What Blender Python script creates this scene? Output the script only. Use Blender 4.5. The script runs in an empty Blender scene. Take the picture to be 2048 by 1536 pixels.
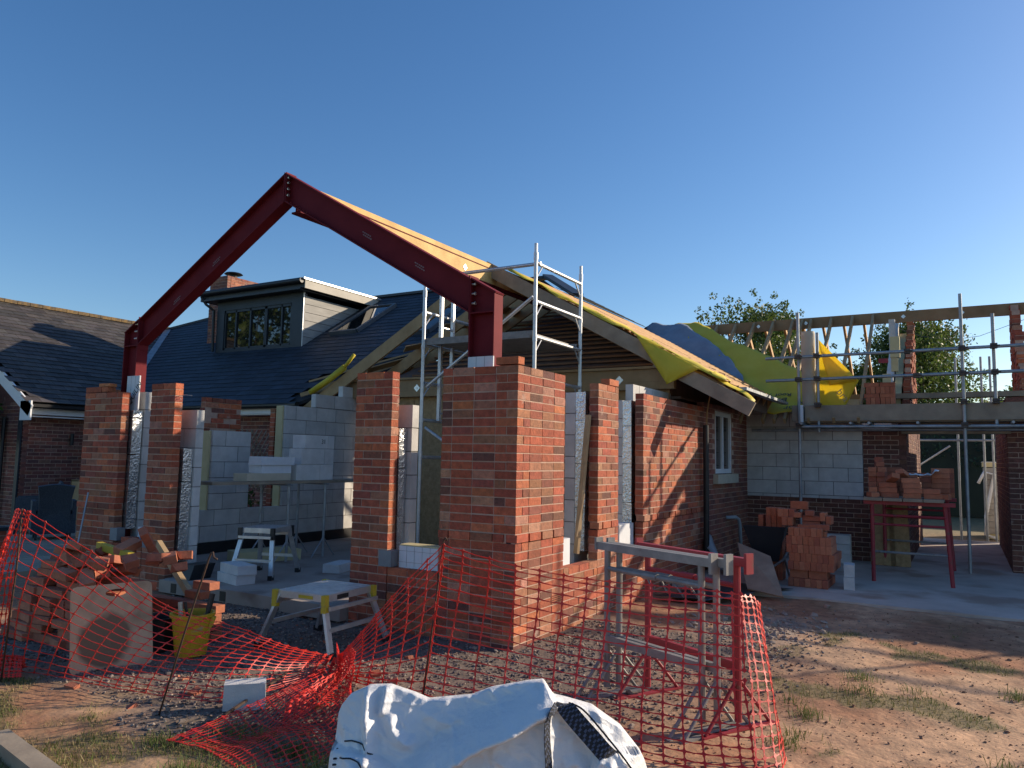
import bpy, bmesh, math, random
from mathutils import Vector, Matrix, noise
random.seed(7)
S = bpy.context.scene
C = S.collection
V = Vector
# ------------------------------------------------------------------ camera
cam_d = bpy.data.cameras.new("camera"); cam = bpy.data.objects.new("camera", cam_d); C.objects.link(cam); S.camera = cam
pitch, roll, yaw = 0.0968859, 0.0187347, 0.5337899
fw = V((math.cos(yaw)*math.cos(pitch), math.sin(yaw)*math.cos(pitch), math.sin(pitch)))
rt = V((math.sin(yaw), -math.cos(yaw), 0)); up = rt.cross(fw)
r2 = rt*math.cos(roll)+up*math.sin(roll); u2 = up*math.cos(roll)-rt*math.sin(roll)
m = Matrix((r2, u2, -fw)).transposed().to_4x4(); m.translation = V((-5.5315, -3.2092, 1.5639)); cam.matrix_world = m
cam_d.sensor_width = 36; cam_d.lens = 1521.32/2048*36; cam_d.clip_end = 3000; cam_d.clip_start = 0.05
# ------------------------------------------------------------------ sun, sky, exposure
SUN = V((1.162, -0.984, 0.603)).normalized()
el = math.asin(SUN.z); az = math.atan2(SUN.x, SUN.y)
W = bpy.data.worlds.new("World"); S.world = W; W.use_nodes = True
nt = W.node_tree; bg = nt.nodes["Background"]
sky = nt.nodes.new("ShaderNodeTexSky"); sky.sky_type = 'NISHITA'; sky.sun_disc = False
sky.sun_elevation = el; sky.sun_rotation = az; sky.air_density = 1.0; sky.dust_density = 0.6; sky.ozone_density = 2.5; sky.altitude = 100
hs = nt.nodes.new("ShaderNodeHueSaturation"); hs.inputs["Saturation"].default_value = 1.24; hs.inputs["Value"].default_value = 1.0; hs.inputs["Hue"].default_value = .505
nt.links.new(sky.outputs[0], hs.inputs["Color"]); nt.links.new(hs.outputs[0], bg.inputs[0]); bg.inputs[1].default_value = 0.124
sd = bpy.data.lights.new("sun", 'SUN'); so = bpy.data.objects.new("sun", sd); C.objects.link(so)
sd.energy = 5.0; sd.angle = math.radians(0.55); sd.color = (1.0, 0.84, 0.64)
so.rotation_euler = SUN.to_track_quat('Z', 'Y').to_euler(); so.location = (20, -20, 15)
S.view_settings.view_transform = 'Standard'; S.view_settings.look = 'None'; S.view_settings.exposure = 0.32; S.view_settings.gamma = 1
S.render.engine = 'CYCLES'; S.render.resolution_x = 1024; S.render.resolution_y = 768
# ------------------------------------------------------------------ materials
MATS = {}
def mat(name, c1, c2=None, scale=6, rough=0.8, metal=0.0, bump=0.0, bscale=40, attr=False, detail=6, rand=None, stretch=(1,1,1), trans=0.0, spec=0.5, stain=None, alpha=None):
    """procedural surface: two tones mixed by noise, optional per-face colour attribute, optional per-object tint"""
    if name in MATS: return MATS[name]
    M = bpy.data.materials.new(name); M.use_nodes = True; t = M.node_tree; N = t.nodes; L = t.links
    p = N["Principled BSDF"]; p.inputs["Roughness"].default_value = rough; p.inputs["Metallic"].default_value = metal
    p.inputs["Specular IOR Level"].default_value = spec
    tc = N.new("ShaderNodeTexCoord"); mp = N.new("ShaderNodeMapping"); mp.inputs["Scale"].default_value = stretch
    L.new(tc.outputs["Object"], mp.inputs[0])
    n1 = N.new("ShaderNodeTexNoise"); n1.inputs["Scale"].default_value = scale; n1.inputs["Detail"].default_value = detail; n1.inputs["Roughness"].default_value = .62
    L.new(mp.outputs[0], n1.inputs["Vector"])
    r = N.new("ShaderNodeValToRGB"); r.color_ramp.elements[0].position = .33; r.color_ramp.elements[1].position = .68
    r.color_ramp.elements[0].color = (*c1, 1); r.color_ramp.elements[1].color = (*(c2 or c1), 1)
    L.new(n1.outputs["Fac"], r.inputs[0]); out = r.outputs[0]
    def mul(a, b, fac=1.0):
        x = N.new("ShaderNodeMix"); x.data_type = 'RGBA'; x.blend_type = 'MULTIPLY'; x.inputs[0].default_value = fac
        L.new(a, x.inputs[6]); L.new(b, x.inputs[7]); return x.outputs[2]
    if attr:
        a = N.new("ShaderNodeAttribute"); a.attribute_name = "col"; out = mul(out, a.outputs["Color"])
    if rand:
        oi = N.new("ShaderNodeObjectInfo"); rr = N.new("ShaderNodeValToRGB"); els = rr.color_ramp.elements
        els[0].color = (*rand[0], 1); els[1].color = (*rand[-1], 1)
        for i, c in enumerate(rand[1:-1]):
            e = els.new((i+1)/(len(rand)-1)); e.color = (*c, 1)
        L.new(oi.outputs["Random"], rr.inputs[0]); out = mul(out, rr.outputs[0])
    if stain:
        n3 = N.new("ShaderNodeTexNoise"); n3.inputs["Scale"].default_value = stain[1]; n3.inputs["Detail"].default_value = 7
        L.new(mp.outputs[0], n3.inputs["Vector"])
        q = N.new("ShaderNodeMapRange"); q.inputs[1].default_value = stain[2]; q.inputs[2].default_value = stain[2]+.12
        L.new(n3.outputs["Fac"], q.inputs[0])
        x = N.new("ShaderNodeMix"); x.data_type = 'RGBA'; x.inputs[7].default_value = (*stain[0], 1)
        L.new(q.outputs[0], x.inputs[0]); L.new(out, x.inputs[6]); out = x.outputs[2]
    L.new(out, p.inputs["Base Color"])
    if bump:
        n2 = N.new("ShaderNodeTexNoise"); n2.inputs["Scale"].default_value = bscale; n2.inputs["Detail"].default_value = 8
        L.new(mp.outputs[0], n2.inputs["Vector"])
        b = N.new("ShaderNodeBump"); b.inputs["Strength"].default_value = bump; b.inputs["Distance"].default_value = .01
        L.new(n2.outputs["Fac"], b.inputs["Height"]); L.new(b.outputs[0], p.inputs["Normal"])
    if trans:
        tr = N.new("ShaderNodeBsdfTranslucent"); L.new(out, tr.inputs[0]); mx = N.new("ShaderNodeMixShader"); mx.inputs[0].default_value = trans
        L.new(p.outputs[0], mx.inputs[1]); L.new(tr.outputs[0], mx.inputs[2]); L.new(mx.outputs[0], N["Material Output"].inputs[0])
    if alpha is not None: p.inputs["Alpha"].default_value = alpha
    MATS[name] = M; return M
W1 = (1, 1, 1)
m_brick = mat("brick", (.66,.66,.66), (1.16,1.1,1.06), 17, .92, bump=.8, bscale=60, attr=True, stain=((.42,.30,.24), 4.2, .665))
m_mortar = mat("mortar", (.42,.28,.21), (.54,.38,.29), 9, .95, bump=.4, bscale=90)
m_loose = mat("new_brick", (.8,.8,.8), (1.1,1.08,1.05), 16, .9, bump=.35, bscale=60, rand=[(.40,.125,.07),(.47,.165,.085),(.36,.11,.068),(.52,.20,.11),(.42,.14,.08)])
m_block = mat("aerated_block", (.50,.485,.455), (.64,.62,.58), 5, .95, bump=.35, bscale=120, attr=True)
m_blockmortar = mat("block_mortar", (.13,.12,.11), (.25,.235,.22), 8, .95, bump=.3)
m_steel = mat("red_oxide_steel", (.135,.012,.018), (.17,.018,.024), 3, .7, bump=.04, bscale=20, spec=.15)
m_bolt = mat("zinc_bolt", (.55,.55,.56), (.7,.7,.7), 20, .35, .8)
m_alu = mat("aluminium_tube", (.50,.51,.52), (.66,.66,.66), 9, .42, .75, bump=.05)
m_galv = mat("galvanised_tube", (.27,.29,.31), (.42,.44,.46), 7, .5, .65, bump=.08)
m_clamp = mat("rusty_clamp", (.07,.06,.055), (.15,.12,.10), 30, .7, .5)
m_wood = mat("pine_timber", (.36,.235,.115), (.50,.345,.185), 3.5, .75, bump=.12, bscale=30, stretch=(1,1,1), attr=True)
m_oldwood = mat("weathered_board", (.24,.19,.14), (.36,.29,.21), 4, .85, bump=.2, bscale=30)
m_mem_y = mat("yellow_membrane", (.66,.52,.03), (.74,.60,.06), 2, .6, bump=.25, bscale=7, trans=.18)
m_mem_g = mat("grey_membrane", (.22,.255,.31), (.30,.34,.40), 3, .55, bump=.4, bscale=6, trans=.08)
m_slate = mat("slate", (.75,.75,.75), (1.2,1.2,1.2), 7, .62, bump=.2, bscale=40, attr=True, spec=.4)
m_felt = mat("brown_felt", (.10,.06,.045), (.17,.105,.075), 4, .8, bump=.3)
m_dark = mat("dark_recess", (.015,.015,.016), (.025,.025,.027), 5, .9)
m_white = mat("white_paint", (.72,.73,.74), (.80,.81,.82), 3, .5)
m_anth = mat("anthracite", (.018,.024,.032), (.026,.033,.042), 4, .45)
m_clad = mat("grey_cladding", (.27,.26,.24), (.38,.365,.335), 3, .75, bump=.1, stretch=(.6,1,3))
m_glass = mat("window_glass", (.008,.010,.012), (.012,.014,.016), 2, .02, spec=1.0)
m_foil = mat("foil_board", (.50,.51,.52), (.72,.73,.74), 18, .22, .9, bump=.8, bscale=38)
m_ins = mat("white_insulation", (.62,.64,.66), (.72,.74,.76), 6, .7, bump=.05, spec=.3)
m_pir = mat("yellow_foam", (.55,.46,.24), (.62,.53,.30), 6, .8)
m_black = mat("black_plastic", (.012,.012,.013), (.022,.022,.024), 8, .45)
m_red = mat("red_paint", (.27,.018,.03), (.34,.03,.042), 8, .5, stain=((.16,.07,.05), 14, .60))
m_grey = mat("grey_paint_steel", (.20,.195,.19), (.31,.30,.285), 9, .6, .25, bump=.1, stain=((.16,.10,.07), 12, .63))
m_net = mat("orange_net", (.66,.03,.022), (.80,.05,.035), 4, .5, trans=.16)
m_rust = mat("rusty_bar", (.045,.025,.018), (.09,.048,.03), 30, .85, bump=.3)
m_bag = mat("white_woven_fabric", (.74,.745,.76), (.82,.82,.825), 3, .5, bump=.8, bscale=30, trans=.10, stain=((.45,.40,.34), 3.1, .64))
m_web = mat("black_webbing", (.010,.012,.017), (.018,.021,.030), 150, .8, bump=.6, bscale=180, attr=True)
m_ply = mat("plywood", (.46,.315,.19), (.56,.40,.26), 5, .8, bump=.1, stain=((.24,.165,.10), 1.9, .50))
def blotch(M, c, r, col, sq=(1,1,1)):
    t = M.node_tree; N = t.nodes; L = t.links; p = N["Principled BSDF"]; src = p.inputs["Base Color"].links[0].from_socket
    tc = N.new("ShaderNodeTexCoord"); mp = N.new("ShaderNodeMapping"); mp.inputs["Location"].default_value = [-q for q in c]; nz = N.new("ShaderNodeTexNoise"); nz.inputs["Scale"].default_value = 6
    ln = N.new("ShaderNodeVectorMath"); ln.operation = 'LENGTH'; L.new(tc.outputs["Object"], mp.inputs[0]); L.new(mp.outputs[0], ln.inputs[0]); L.new(tc.outputs["Object"], nz.inputs["Vector"])
    ad = N.new("ShaderNodeMath"); ad.operation = 'MULTIPLY_ADD'; ad.inputs[1].default_value = .16; L.new(nz.outputs["Fac"], ad.inputs[0]); L.new(ln.outputs["Value"], ad.inputs[2])
    mr = N.new("ShaderNodeMapRange"); mr.inputs[1].default_value = r+.08; mr.inputs[2].default_value = r+.12; mr.inputs[3].default_value = 1; mr.inputs[4].default_value = 0; L.new(ad.outputs[0], mr.inputs[0])
    mx = N.new("ShaderNodeMix"); mx.data_type = 'RGBA'; mx.inputs[7].default_value = (*col, 1); L.new(mr.outputs[0], mx.inputs[0]); L.new(src, mx.inputs[6]); L.new(mx.outputs[2], p.inputs["Base Color"])
blotch(m_ply, (-.07,-.02,.22), .165, (.17,.115,.07))
m_bucket = mat("yellow_bucket", (.52,.30,.01), (.60,.36,.02), 5, .5, stain=((.33,.27,.2), 9, .62))
m_leaf = mat("leaf", (.065,.10,.022), (.13,.165,.04), 1.2, .55, attr=True, trans=.35)
m_bark = mat("bark", (.07,.052,.038), (.12,.09,.065), 12, .9, bump=.5)
m_hedge = mat("hedge_leaf", (.012,.028,.014), (.025,.05,.022), 2, .7, attr=True)
m_rattan = mat("grey_rattan", (.035,.042,.055), (.075,.085,.10), 60, .75, bump=.6, bscale=70)
m_conc = mat("concrete", (.46,.39,.33), (.60,.51,.44), 1.6, .9, bump=.3, bscale=50, stain=((.36,.26,.20), 1.1, .52))
m_ground = mat("soil", (.70,.70,.70), (1.25,1.22,1.18), 9, .95, bump=.8, bscale=26, attr=True, detail=10)
m_stone = mat("gravel_stone", (.8,.8,.8), (1.15,1.15,1.15), 20, .9, attr=True)
m_grass = mat("grass_blade", (.7,.7,.7), (1.2,1.2,1.2), 2, .7, attr=True, trans=.2)
m_osb = mat("osb_board", (.30,.185,.085), (.46,.30,.15), 16, .85, bump=.15)
m_cream = mat("cream_stone", (.50,.44,.33), (.58,.52,.40), 6, .85)
m_pipe = mat("grey_pvc_pipe", (.30,.34,.37), (.36,.40,.43), 4, .4)
m_cap = mat("lichen_ridge", (.06,.055,.05), (.27,.17,.06), 9, .95, bump=.6, bscale=30)
m_pink = mat("grey_membrane_print", (.02,.02,.02), None, 3, .8)
# ------------------------------------------------------------------ mesh collector
class MB:
    def __init__(s): s.v = []; s.f = []; s.c = []; s.m = []
    def face(s, idx, col=W1, mi=0): s.f.append(idx); s.c.append(col); s.m.append(mi)
    def hexa(s, pts, col=W1, mi=0):
        b = len(s.v); s.v += [V(p) for p in pts]
        for q in ((0,3,2,1),(4,5,6,7),(0,1,5,4),(1,2,6,5),(2,3,7,6),(3,0,4,7)): s.face([b+i for i in q], col, mi)
    def box(s, a, b, col=W1, mi=0, jit=0):
        x0,y0,z0 = a; x1,y1,z1 = b
        if x0 > x1: x0,x1 = x1,x0
        if y0 > y1: y0,y1 = y1,y0
        if z0 > z1: z0,z1 = z1,z0
        P = [V(p) for p in ((x0,y0,z0),(x1,y0,z0),(x1,y1,z0),(x0,y1,z0),(x0,y0,z1),(x1,y0,z1),(x1,y1,z1),(x0,y1,z1))]
        if jit: P = [p+V((random.uniform(-jit,jit),random.uniform(-jit,jit),random.uniform(-jit,jit))) for p in P]
        s.hexa(P, col, mi)
    def obox(s, c, half, R, col=W1, mi=0):
        c = V(c); X = R[0]*half[0]; Y = R[1]*half[1]; Z = R[2]*half[2]
        s.hexa([c-X-Y-Z, c+X-Y-Z, c+X+Y-Z, c-X+Y-Z, c-X-Y+Z, c+X-Y+Z, c+X+Y+Z, c-X+Y+Z], col, mi)
    def beam(s, p0, p1, w, h, upv=(0,0,1), col=W1, mi=0):
        p0 = V(p0); p1 = V(p1); d = (p1-p0); L = d.length; d.normalize()
        side = d.cross(V(upv)); side.normalize(); u = side.cross(d)
        s.obox((p0+p1)/2, (L/2, w/2, h/2), (d, side, u), col, mi)
    def tube(s, p0, p1, r, n=10, col=W1, mi=0, r1=None, cap=True):
        p0 = V(p0); p1 = V(p1); d = (p1-p0).normalized(); a = d.orthogonal().normalized(); b = d.cross(a); k = len(s.v)
        r1 = r if r1 is None else r1
        for P, R in ((p0, r), (p1, r1)):
            for i in range(n):
                t = 2*math.pi*i/n; s.v.append(P+a*math.cos(t)*R+b*math.sin(t)*R)
        for i in range(n): s.face([k+i, k+(i+1)%n, k+n+(i+1)%n, k+n+i], col, mi)
        if cap: s.face([k+i for i in range(n)][::-1], col, mi); s.face([k+n+i for i in range(n)], col, mi)
    def path(s, pts, r, n=8, col=W1, mi=0):
        pts = [V(p) for p in pts]; k = len(s.v); ref = V((.3,.2,.93))
        for i, p in enumerate(pts):
            d = (pts[min(i+1,len(pts)-1)]-pts[max(i-1,0)]).normalized(); a = d.cross(ref)
            if a.length < .05: a = d.cross(V((1,0,0)))
            a.normalize(); b = d.cross(a)
            for j in range(n):
                t = 2*math.pi*j/n; s.v.append(p+a*math.cos(t)*r+b*math.sin(t)*r)
        for i in range(len(pts)-1):
            for j in range(n): s.face([k+i*n+j, k+i*n+(j+1)%n, k+(i+1)*n+(j+1)%n, k+(i+1)*n+j], col, mi)
        s.face([k+j for j in range(n)][::-1], col, mi); s.face([k+(len(pts)-1)*n+j for j in range(n)], col, mi)
    def prism(s, poly, ext, col=W1, mi=0):
        """poly: 3d points in order, extruded by vector ext"""
        k = len(s.v); n = len(poly); e = V(ext); s.v += [V(p) for p in poly]+[V(p)+e for p in poly]
        s.face([k+i for i in range(n)][::-1], col, mi); s.face([k+n+i for i in range(n)], col, mi)
        for i in range(n): s.face([k+i, k+(i+1)%n, k+n+(i+1)%n, k+n+i], col, mi)
    def lathe(s, prof, c, n=20, col=W1, mi=0):
        k = len(s.v); c = V(c)
        for r, z in prof:
            for i in range(n):
                t = 2*math.pi*i/n; s.v.append(c+V((r*math.cos(t), r*math.sin(t), z)))
        for j in range(len(prof)-1):
            for i in range(n): s.face([k+j*n+i, k+j*n+(i+1)%n, k+(j+1)*n+(i+1)%n, k+(j+1)*n+i], col, mi)
    def build(s, name, mats, parent=None, loc=None, smooth=False, fix=True):
        me = bpy.data.meshes.new(name)
        if not isinstance(mats, (list, tuple)): mats = [mats]
        off = V((0,0,0))
        if parent is not None: off = wloc(parent)
        elif loc is not None: off = V(loc)
        me.from_pydata([tuple(p-off) for p in s.v], [], s.f)
        for q in mats: me.materials.append(q)
        if len(mats) > 1: me.polygons.foreach_set("material_index", s.m)
        at = me.color_attributes.new("col", 'FLOAT_COLOR', 'CORNER'); buf = []
        for f, c in zip(s.f, s.c): buf += [c[0], c[1], c[2], 1.0]*len(f)
        at.data.foreach_set("color", buf)
        if fix:
            bm = bmesh.new(); bm.from_mesh(me); bmesh.ops.recalc_face_normals(bm, faces=bm.faces); bm.to_mesh(me); bm.free()
        if smooth: me.polygons.foreach_set("use_smooth", [True]*len(me.polygons))
        me.update()
        o = bpy.data.objects.new(name, me); C.objects.link(o)
        if parent is not None: o.parent = parent
        elif loc is not None: o.location = off
        return o
def wloc(o):
    p = V(o.location)
    while o.parent: o = o.parent; p += V(o.location)
    return p
def tag(o, label, cat, group=None):
    o["label"] = label; o["category"] = cat
    if group: o["group"] = group
    return o
def thing(name, label, cat, loc=(0,0,0), group=None):
    o = bpy.data.objects.new(name, None); C.objects.link(o); o.location = loc; o.empty_display_size = .1
    return tag(o, label, cat, group)
def struct(o): o["kind"] = "structure"; return o
def stuff(o, label=None, cat=None):
    o["kind"] = "stuff"
    if label: tag(o, label, cat)
    return o
def rc(a, b): return random.uniform(a, b)
def text_obj(s, name, size, c, R, material, parent, ext=.001):
    cu = bpy.data.curves.new(name, 'FONT'); cu.body = s; cu.size = size; cu.extrude = ext; cu.align_x = 'CENTER'; cu.align_y = 'CENTER'
    t = bpy.data.objects.new(name, cu); C.objects.link(t)
    dg = bpy.context.evaluated_depsgraph_get(); me = bpy.data.meshes.new_from_object(t.evaluated_get(dg))
    C.objects.unlink(t); bpy.data.objects.remove(t)
    X, Y, Z = [V(q).normalized() for q in R]
    for v in me.vertices: v.co = V(c)+X*v.co.x+Y*v.co.y+Z*v.co.z - (wloc(parent) if parent else V((0,0,0)))
    me.materials.clear(); me.materials.append(material)
    o = bpy.data.objects.new(name, me); C.objects.link(o)
    if parent: o.parent = parent
    return o
# ------------------------------------------------------------------ masonry
PAL = [(.43,.115,.058)]*4+[(.37,.098,.054)]*4+[(.50,.155,.07)]*2+[(.31,.092,.058)]*2+[(.34,.15,.085)]*2+[(.42,.18,.105)]+[(.25,.09,.058)]+[(.18,.08,.058)]+[(.44,.22,.145)]
def bcol():
    c = random.choice(PAL); k = rc(.85, 1.15); return (c[0]*k, c[1]*k*rc(.93,1.07), c[2]*k*rc(.9,1.1))
BC = .075
def brick_leaf(mb, o, u, n, L, z0, zt, par=0, a0=None, aL=None, skip=None, slots=None, depth=.1025, rough=0, core_on=True):
    """one wythe: o (x,y) outer start, u along, n outward; bricks face index 0, mortar index 1.  a0/aL(k)-> start / end for course k"""
    u = V((*u,0)); n = V((*n,0)); k = 0; z = zt
    while z > z0-.02:
        a = a0(k) if a0 else 0.0; e = aL(k) if aL else L
        first = .215 if (k+par) % 2 == 0 else .1025
        pos = a; fl = True
        while pos < e-.03:
            ln = first if fl else .215; fl = False
            if pos+ln > e-.06: ln = e-pos
            elif e-(pos+ln+.01) < .05: ln = e-pos
            if not (skip and skip(pos, pos+ln, z)):
                out = .014 if (slots and slots[0] <= z-.03 <= slots[1]) else 0
                segs = [(pos, pos+ln)]
                if out and slots[2]: segs = [(pos, pos+ln-.022)]
                j = rc(-.0025,.0025)+rc(-rough,rough)
                for s0, s1 in segs:
                    p = V((o[0],o[1],0))+n*(j+out)
                    q = [p+u*s0-n*depth, p+u*s1-n*depth, p+u*s1, p+u*s0]
                    zz0 = z-.065+rc(-.0015,.0015); zz1 = z+rc(-.0015,.0015)
                    mb.hexa([V((t.x+rc(-.001,.001), t.y+rc(-.001,.001), zz0)) for t in q]+[V((t.x+rc(-.001,.001), t.y+rc(-.001,.001), zz1)) for t in q], bcol(), 0)
            pos += ln+.01
        z -= BC; k += 1
    # mortar core
    def core(s0, s1, za, zb):
        p = V((o[0],o[1],0)); q = [p+u*s0-n*(depth-.004), p+u*s1-n*(depth-.004), p+u*s1-n*.0045, p+u*s0-n*.0045]
        mb.hexa([V((t.x,t.y,za)) for t in q]+[V((t.x,t.y,zb)) for t in q], W1, 1)
    st = .004
    if not core_on: return
    if slots and slots[2]:
        core(st, L-st, z0-.05, slots[0]-.01); core(st, L-st, slots[1], zt-.012)
        p = V((o[0],o[1],0)); q = [p+u*st-n*(depth-.01), p+u*(L-st)-n*(depth-.01), p+u*(L-st)-n*.045, p+u*st-n*.045]
        mb.hexa([V((t.x,t.y,slots[0]-.01)) for t in q]+[V((t.x,t.y,slots[1])) for t in q], (.02,.02,.02), 2)
    else: core(st, L-st, z0-.05, zt-.012)
def block_leaf(mb, o, u, n, L, z0, zt, depth=.10, par=0, cut=None):
    u = V((*u,0)); n = V((*n,0)); z = zt; k = 0; p = V((o[0],o[1],0))
    while z > z0+.02:
        pos = 0.0; first = .44 if (k+par)%2 == 0 else .215; fl = True; zb = max(z-.215, z0)
        while pos < L-.03:
            ln = first if fl else .44; fl = False
            if pos+ln > L-.05: ln = L-pos
            if not (cut and cut(pos, pos+ln, z)):
                g = rc(.9,1.08); j = rc(-.002,.002)
                q = [p+u*pos-n*(depth-j), p+u*(pos+ln)-n*(depth-j), p+u*(pos+ln)+n*j, p+u*pos+n*j]
                mb.hexa([V((t.x,t.y,zb)) for t in q]+[V((t.x,t.y,z)) for t in q], (g,g,g*1.01), 0)
            pos += ln+.01
        z -= .225; k += 1
    if not cut:
        q = [p+u*.006-n*(depth-.006), p+u*(L-.006)-n*(depth-.006), p+u*(L-.006)-n*.006, p+u*.006-n*.006]
        mb.hexa([V((t.x,t.y,z0-.02)) for t in q]+[V((t.x,t.y,zt-.012)) for t in q], W1, 1)
BM = [m_brick, m_mortar, m_dark]; KM = [m_block, m_blockmortar]
SL = (.85, .925, True)
# ================================================================== SETTING
def fbm(x, y, s, o=4): return noise.fractal(V((x*s, y*s, 3.7)), 1.0, 2.0, o)
def gz(x, y):
    d = math.hypot(x+1, y)
    if d > 14: return -.02
    return .018*fbm(x, y, .9)+.010*fbm(x+9, y, 4)+(.03*max(0, fbm(x-5, y+3, .45)))
def sm(a, b, t): t = max(0, min(1, (t-a)/(b-a))); return t*t*(3-2*t)
def mixc(a, b, t): return tuple(p+(q-p)*t for p, q in zip(a, b))
def gravel_w(x, y):
    n = .35*fbm(x, y, 1.3)
    w = sm(-2.75, -2.45, x+n*.6-.12*(y-1))*(1-sm(1.2, 1.9, x+n))
    w *= 1-sm(3.9, 4.6, y+n)
    if y < -.4: w *= sm(-2.6, -.9, y+n*.9+.25*x)
    return max(0, min(1, w))
def grass_w(x, y):
    g = fbm(x*1.0+4, y*1.1-2, 1.55)
    w = sm(.24, .46, g+ .16*fbm(x, y, 5))
    if x < -2.3 and y > -.8: w = max(w, .8*sm(.0, .42, g+.12*sm(-2.4, -3.0, x)))
    if x > -2: w = sm(.33, .5, g+.16*fbm(x, y, 5))
    if x > 2.7 and y > -5: w *= .25
    return w*(1-gravel_w(x, y))
def gcol(x, y):
    if x < -6.5 or y < -9: return mixc((.055,.075,.022), (.10,.11,.04), sm(-.4,.5,fbm(x,y,.5)))
    if math.hypot(x, y) > 15: return mixc((.20,.165,.08), (.32,.25,.15), sm(-.4, .5, fbm(x, y, .15)))
    n = fbm(x+3, y, .8); f = fbm(x, y, 5)
    c = mixc((.33,.16,.085), (.52,.315,.185), sm(-.35, .45, n+.35*f))
    c = mixc(c, (.34,.14,.065), .5*sm(.15, .45, fbm(x-7, y+2, 1.1)))
    c = mixc(c, (.27,.225,.19), .85*sm(.9, .25, math.hypot((x-2.1)/1.1, (y+1.5)/.8)+.4*f))
    c = mixc(c, (.155,.125,.105), .9*gravel_w(x, y))
    c = mixc(c, (.15,.135,.055), .75*grass_w(x, y))
    if x < -2.2 and y > -.8: c = mixc(c, (.34,.235,.125), .45*sm(-.1, .4, fbm(x, y+11, 3)))
    k = 1+.18*fbm(x, y, 11)
    return tuple(max(.01, q*k) for q in c)
def axis(lo, hi, st, far):
    a = []; t = lo
    while t <= hi: a.append(t); t += st
    o = [hi+.2, hi+.6, hi+1.5, hi+3, hi+6, hi+12, hi+25, hi+60, far]; l = [lo-.2, lo-.6, lo-1.5, lo-3, lo-6, lo-12, lo-25, lo-60, -far]
    return l[::-1]+a+o
gx = axis(-4.2, 4.6, .045, 900); gy = axis(-5.2, 4.6, .045, 900)
vs = [(x, y, gz(x, y)) for x in gx for y in gy]; n = len(gy)
fs = [(i*n+j, (i+1)*n+j, (i+1)*n+j+1, i*n+j+1) for i in range(len(gx)-1) for j in range(n-1)]
me = bpy.data.meshes.new("ground"); me.from_pydata(vs, [], fs); me.materials.append(m_ground)
at = me.color_attributes.new("col", 'FLOAT_COLOR', 'POINT'); buf = []
for x, y, z in vs: buf += [*gcol(x, y), 1]
at.data.foreach_set("color", buf); me.polygons.foreach_set("use_smooth", [True]*len(fs))
ground = bpy.data.objects.new("ground", me); C.objects.link(ground); struct(ground)
# gravel, clods and grass: nobody could count them
b = MB()
def pebble(b, x, y, z, r, c):
    k = len(b.v); R = Matrix.Rotation(rc(0,6.3), 3, 'Z') @ Matrix.Rotation(rc(-.7,.7), 3, 'X')
    q = [V((1,0,0)),V((0,1,0)),V((-1,0,0)),V((0,-1,0)),V((.2,.1,.75)),V((-.2,.1,-.6)),V((.62,.6,.35)),V((-.6,-.62,.3))]
    for p in q: p = V((p.x*rc(.75,1.15), p.y*rc(.6,1), p.z*rc(.6,1.1))); b.v.append(V((x,y,z))+R@p*r)
    for f in ((0,6,4),(6,1,4),(1,2,4),(2,7,4),(7,3,4),(3,0,4),(6,0,1),(7,2,3),(0,3,5),(3,2,5),(2,1,5),(1,0,5)): b.face([k+i for i in f], c)
for i in range(26000):
    x = rc(-2.9, 1.4); y = rc(-2.2, 4.3)
    if random.random() > gravel_w(x, y)**1.3 or (x > -.02 and y > -.02): continue
    r = random.choice([.006,.007,.008,.009,.011,.012,.014,.017])*rc(.8,1.2)
    if random.random() < .02: r *= 2.0
    c = random.choice([(.17,.14,.125),(.22,.18,.155),(.12,.10,.095),(.27,.215,.175),(.20,.135,.10),(.33,.27,.22),(.10,.088,.085)])
    if random.random() < .02: c = (.42,.15,.08)
    pebble(b, x, y, gz(x, y)+r*.25, r, c)
gr = b.build("gravel", m_stone); stuff(gr, "loose grey brown gravel spread in front of the new brick walls", "gravel")
b = MB()
for i in range(900):
    t = rc(0, 6.3); q = abs(random.gauss(0, .42)); x = 2.0+math.cos(t)*q*1.5; y = -1.45+math.sin(t)*q*1.1
    if x > 3.8 or y > -.1: continue
    r = rc(.008, .024) if random.random() < .86 else rc(.025,.05); g = rc(.85,1.2); pebble(b, x, y, gz(x,y)+r*.1, r, (.33*g,.255*g,.205*g))
for i in range(4200):
    x = rc(-2.4, 3.6); y = rc(-4.8, -1.0); r = rc(.003,.009) if i > 240 else rc(.006,.022); g = rc(.6,1.25); pebble(b, x, y, gz(x,y)+r*.2, r, (.28*g,.15*g,.09*g))
stuff(b.build("soil_clods", m_stone), "dried grey mud clods scattered on bare red soil", "soil")
b = MB()
def blade(b, x, y, h, c):
    k = len(b.v); t = rc(0, 6.3); w = rc(.0012,.0026); dx, dy = math.cos(t), math.sin(t); ln = rc(.2,.9)*h; z = gz(x, y)-.004
    a = rc(0, 6.3); lx, ly = math.cos(a)*ln, math.sin(a)*ln
    b.v += [V((x-dx*w,y-dy*w,z)), V((x+dx*w,y+dy*w,z)), V((x+lx*.4+dx*w*.7,y+ly*.4+dy*w*.7,z+h*.65)), V((x+lx*.4-dx*w*.7,y+ly*.4-dy*w*.7,z+h*.65)), V((x+lx,y+ly,z+h))]
    b.face([k,k+1,k+2,k+3], c); b.face([k+3,k+2,k+4], c)
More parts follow.
